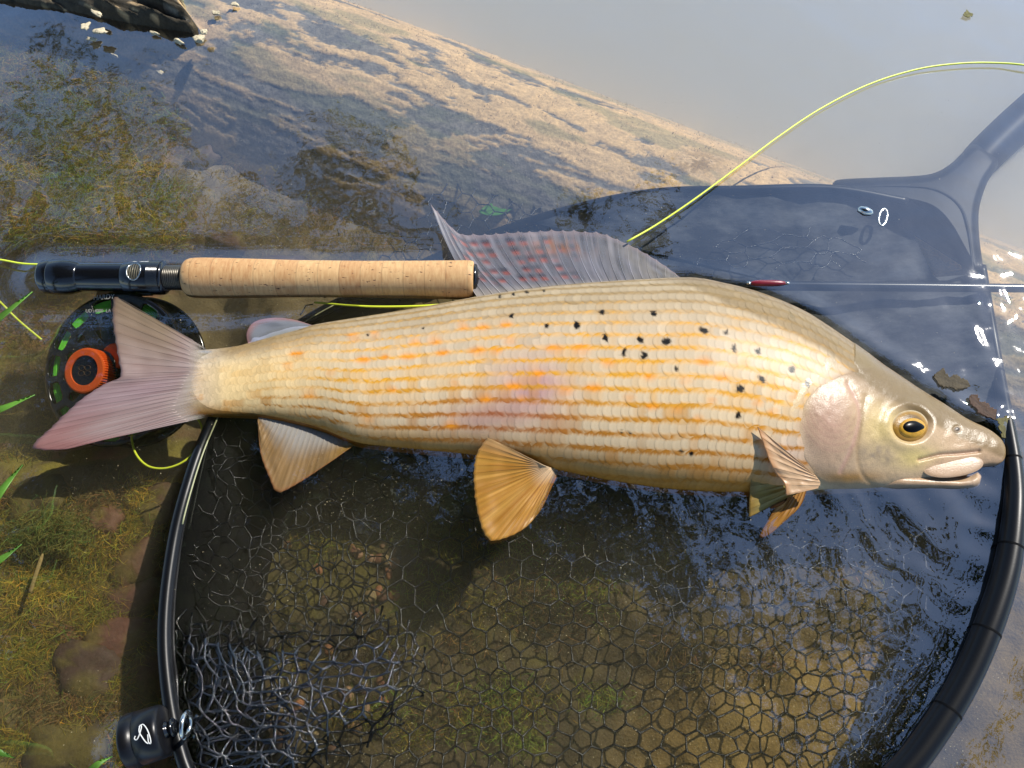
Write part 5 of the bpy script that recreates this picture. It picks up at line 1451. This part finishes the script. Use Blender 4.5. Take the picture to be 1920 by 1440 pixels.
# ------------------------------------------------------------------ water surface
def make_water():
    gx = np.r_[-40, -6, -1.5, -.7, np.arange(-.46, .4601, .0017), .7, 1.5, 6, 40]
    gy = np.r_[-40, -6, -1.5, -.6, np.arange(-.27, .46, .0017), .7, 1.5, 6, 40]
    X, Y = np.meshgrid(gx, gy, indexing='ij')
    z = .0012 * (fbm(X * 16, Y * 16, 0, 971, 3) - .5)
    out = np.vstack([TOPd, BOTd[::-1]])[::14]
    ow = P(out[:, 0], out[:, 1], 0)[:, :2]
    loc = (np.abs(X) < .5) & (np.abs(Y) < .5)
    d = np.full(X.shape, 1.0); d[loc] = dist_poly(X[loc], Y[loc], ow, True)
    ins = np.zeros(X.shape, bool); ins[loc] = inside(X[loc], Y[loc], ow)
    gpx, gpy = topx(np.stack([X, Y, 0 * X], -1))
    back = gpy < (np.interp(gpx, TOPd[:, 0], TOPd[:, 1]) + np.interp(gpx, BOTd[:, 0], BOTd[:, 1])) / 2
    z = z + np.where(back, -.0024, .0) * np.exp(-d / .0038) * ~ins + np.where(back, .0007, 0) * np.exp(-((d - .010) / .006) ** 2) * ~ins
    # ripples spreading from the head
    hd = P(1850, 880, 0)
    rr_ = np.hypot(X - hd[0], Y - hd[1])
    z = z + .00028 * np.sin(rr_ * 2 * np.pi / .022 + 9 * fbm(X * 22, Y * 22, 0, 975, 3)) * np.exp(-rr_ / .085) * ~ins
    hd2 = P(1660, 960, 0); z = z + .0026 * (fbm(X * 46 + 3 * fbm(X * 20, Y * 20, 0, 979, 2), Y * 22, 0, 977, 2) - .5) * np.exp(-((X - hd2[0]) / .09) ** 2 - ((Y - hd2[1]) / .045) ** 2)
    g2 = P(1895, 640, 0); z = z + .0016 * (fbm(X * 70, Y * 55, 0, 981, 2) - .5) * np.exp(-((X - g2[0]) / .035) ** 2 - ((Y - g2[1]) / .06) ** 2) * ~ins
    # round the rod and the frame
    for pl, amp in (((RA[:2], RB[:2]), .0011), ((P(1886, 780)[:2], P(1902, 930)[:2], P(1880, 1090)[:2], P(1812, 1270)[:2], P(1680, 1460)[:2]), .0007), ((m0[:2], m1[:2]), .0010)):
        dd = np.full(X.shape, 1.0); dd[loc] = dist_poly(X[loc], Y[loc], pl)
        r0 = .006 if amp < .0009 else .0108
        z = z + amp * np.exp(-np.clip(dd - r0, 0, 1) / .004) - .6 * amp * np.exp(-((dd - r0 - .012) / .007) ** 2)
    far = np.hypot(X, Y) > .6; z[far] = 0
    o = add('water', np.stack([X, Y, z], -1).reshape(-1, 3), gridF(len(gx), len(gy)), M_WATER)
    o['kind'] = 'structure'
make_water()

# ------------------------------------------------------------------ tree over the bank, seen in the water's reflection
def make_tree():
    rg = np.random.default_rng(41)
    base = np.array([-2.2, -2.4, -.3])
    tree = empty('overhanging_tree', base)
    tag(tree, 'leafy tree leaning over the stream, mirrored as dark shapes in the water', 'tree')
    tr = crom([base, base + (.1, .2, 1.2), base + (.4, .5, 2.4), base + (.9, 1.0, 3.4), base + (1.6, 1.7, 4.3)], 40)
    V, F = tube(tr, np.linspace(.16, .05, 40), 14); add('trunk', V, F, M_BARK, tree)
    tips = []
    for k in range(56):
        s = tr[int(rg.integers(16, 40))]
        e = np.array([rg.uniform(-2.6, 1.3), rg.uniform(-1.8, .85), rg.uniform(2.3, 3.6)])
        m = (s + e) / 2 + rg.normal(0, .15, 3) + (0, 0, .2)
        c = crom([s, m, e], 24); V, F = tube(c, np.linspace(.03, .005, 24), 6); add('limb', V, F, M_BARK, tree)
        tips.append(c[6:])
    for k in range(13):
        s = tr[int(rg.integers(24, 40))]; e = np.array([rg.uniform(-3.0, -1.3), rg.uniform(1.2, 2.7), rg.uniform(2.4, 3.1)])
        m = (s + e) / 2 + rg.normal(0, .15, 3) + (0, 0, .2)
        c = crom([s, m, e], 24); V, F = tube(c, np.linspace(.03, .005, 24), 6); add('limb', V, F, M_BARK, tree)
        tips.append(c[14:])
    for k in range(20):
        s = tr[int(rg.integers(24, 40))]; e = np.array([rg.uniform(.2, 1.45), rg.uniform(-1.0, .7), rg.uniform(2.4, 3.1)])
        m = (s + e) / 2 + rg.normal(0, .15, 3) + (0, 0, .2)
        c = crom([s, m, e], 24); V, F = tube(c, np.linspace(.03, .005, 24), 6); add('limb', V, F, M_BARK, tree)
        tips.append(c[12:])
    for k in range(44):
        s = tr[int(rg.integers(20, 40))]
        x = rg.uniform(-2.6, .6); e = np.array([x, rg.uniform(.2, 1.75 if x < -.4 else 1.0), rg.uniform(2.5, 3.4)])
        m = (s + e) / 2 + rg.normal(0, .15, 3) + (0, 0, .2)
        c = crom([s, m, e], 24); V, F = tube(c, np.linspace(.03, .005, 24), 6); add('limb', V, F, M_BARK, tree)
        tips.append(c[12:])
    # twigs that hang further out over the log
    def mirror(px, py, h):
        g = P(px, py, 0.0); d = g - CAM; d[2] = -d[2]; d /= np.linalg.norm(d); return g + d * (h / d[2])
    for (px, py, h) in ((640, 230, 1.9), (690, 260, 2.0), (600, 300, 1.9), (740, 300, 2.1), (590, 380, 2.0), (720, 380, 2.1), (1110, 385, 2.0), (1230, 395, 2.1), (1220, 440, 2.0), (790, 430, 2.1),
                        (110, 110, 2.2), (200, 150, 2.2), (60, 180, 2.2), (220, 220, 2.3), (300, 250, 2.2), (150, 300, 2.3), (40, 330, 2.2), (560, 470, 2.2), (60, 450, 2.4), (250, 400, 2.4)):
        e = mirror(px, py, h); s = tr[30] + rg.normal(0, .3, 3); m = (s + e) / 2 + (0, 0, .35)
        c = crom([s, m, e], 30); V, F = tube(c, np.linspace(.012, .002, 30), 5); add('twig', V, F, M_BARK, tree)
        tips.append(np.repeat(c[-3:], 2, 0) * 1.0)
    Vs = []
    for c in tips:
        big = len(c) > 8
        n = 420 if big else 42
        p = c[rg.integers(0, len(c), n)] + rg.normal(0, .20 if big else .035, (n, 3))
        d = rg.normal(size=(n, 3)); d[:, 2] *= .5; d /= np.linalg.norm(d, axis=1)[:, None]
        q = np.cross(d, rg.normal(size=(n, 3)) * [.5, .5, 1.5]); q /= np.linalg.norm(q, axis=1)[:, None]
        l = rg.uniform(.05, .10, n)[:, None] * (1 if big else .95); w = l * (.3 if big else .22)
        Vs.append(np.stack([p, p + d * l * .5 + q * w, p + d * l, p + d * l * .5 - q * w], 1))
    V = np.vstack(Vs)
    # keep the sun's way to the water clear
    cc = V.mean(1); t = cc[:, 2] / SUN_DIR[2]; g = cc - SUN_DIR * t[:, None]
    V = V[~((np.abs(g[:, 0]) < .55) & (np.abs(g[:, 1]) < .5))]
    o = add('crown', V.reshape(-1, 3), np.arange(len(V) * 4).reshape(-1, 4), M_LEAF, tree, smooth=False)
    o['kind'] = 'stuff'
make_tree()
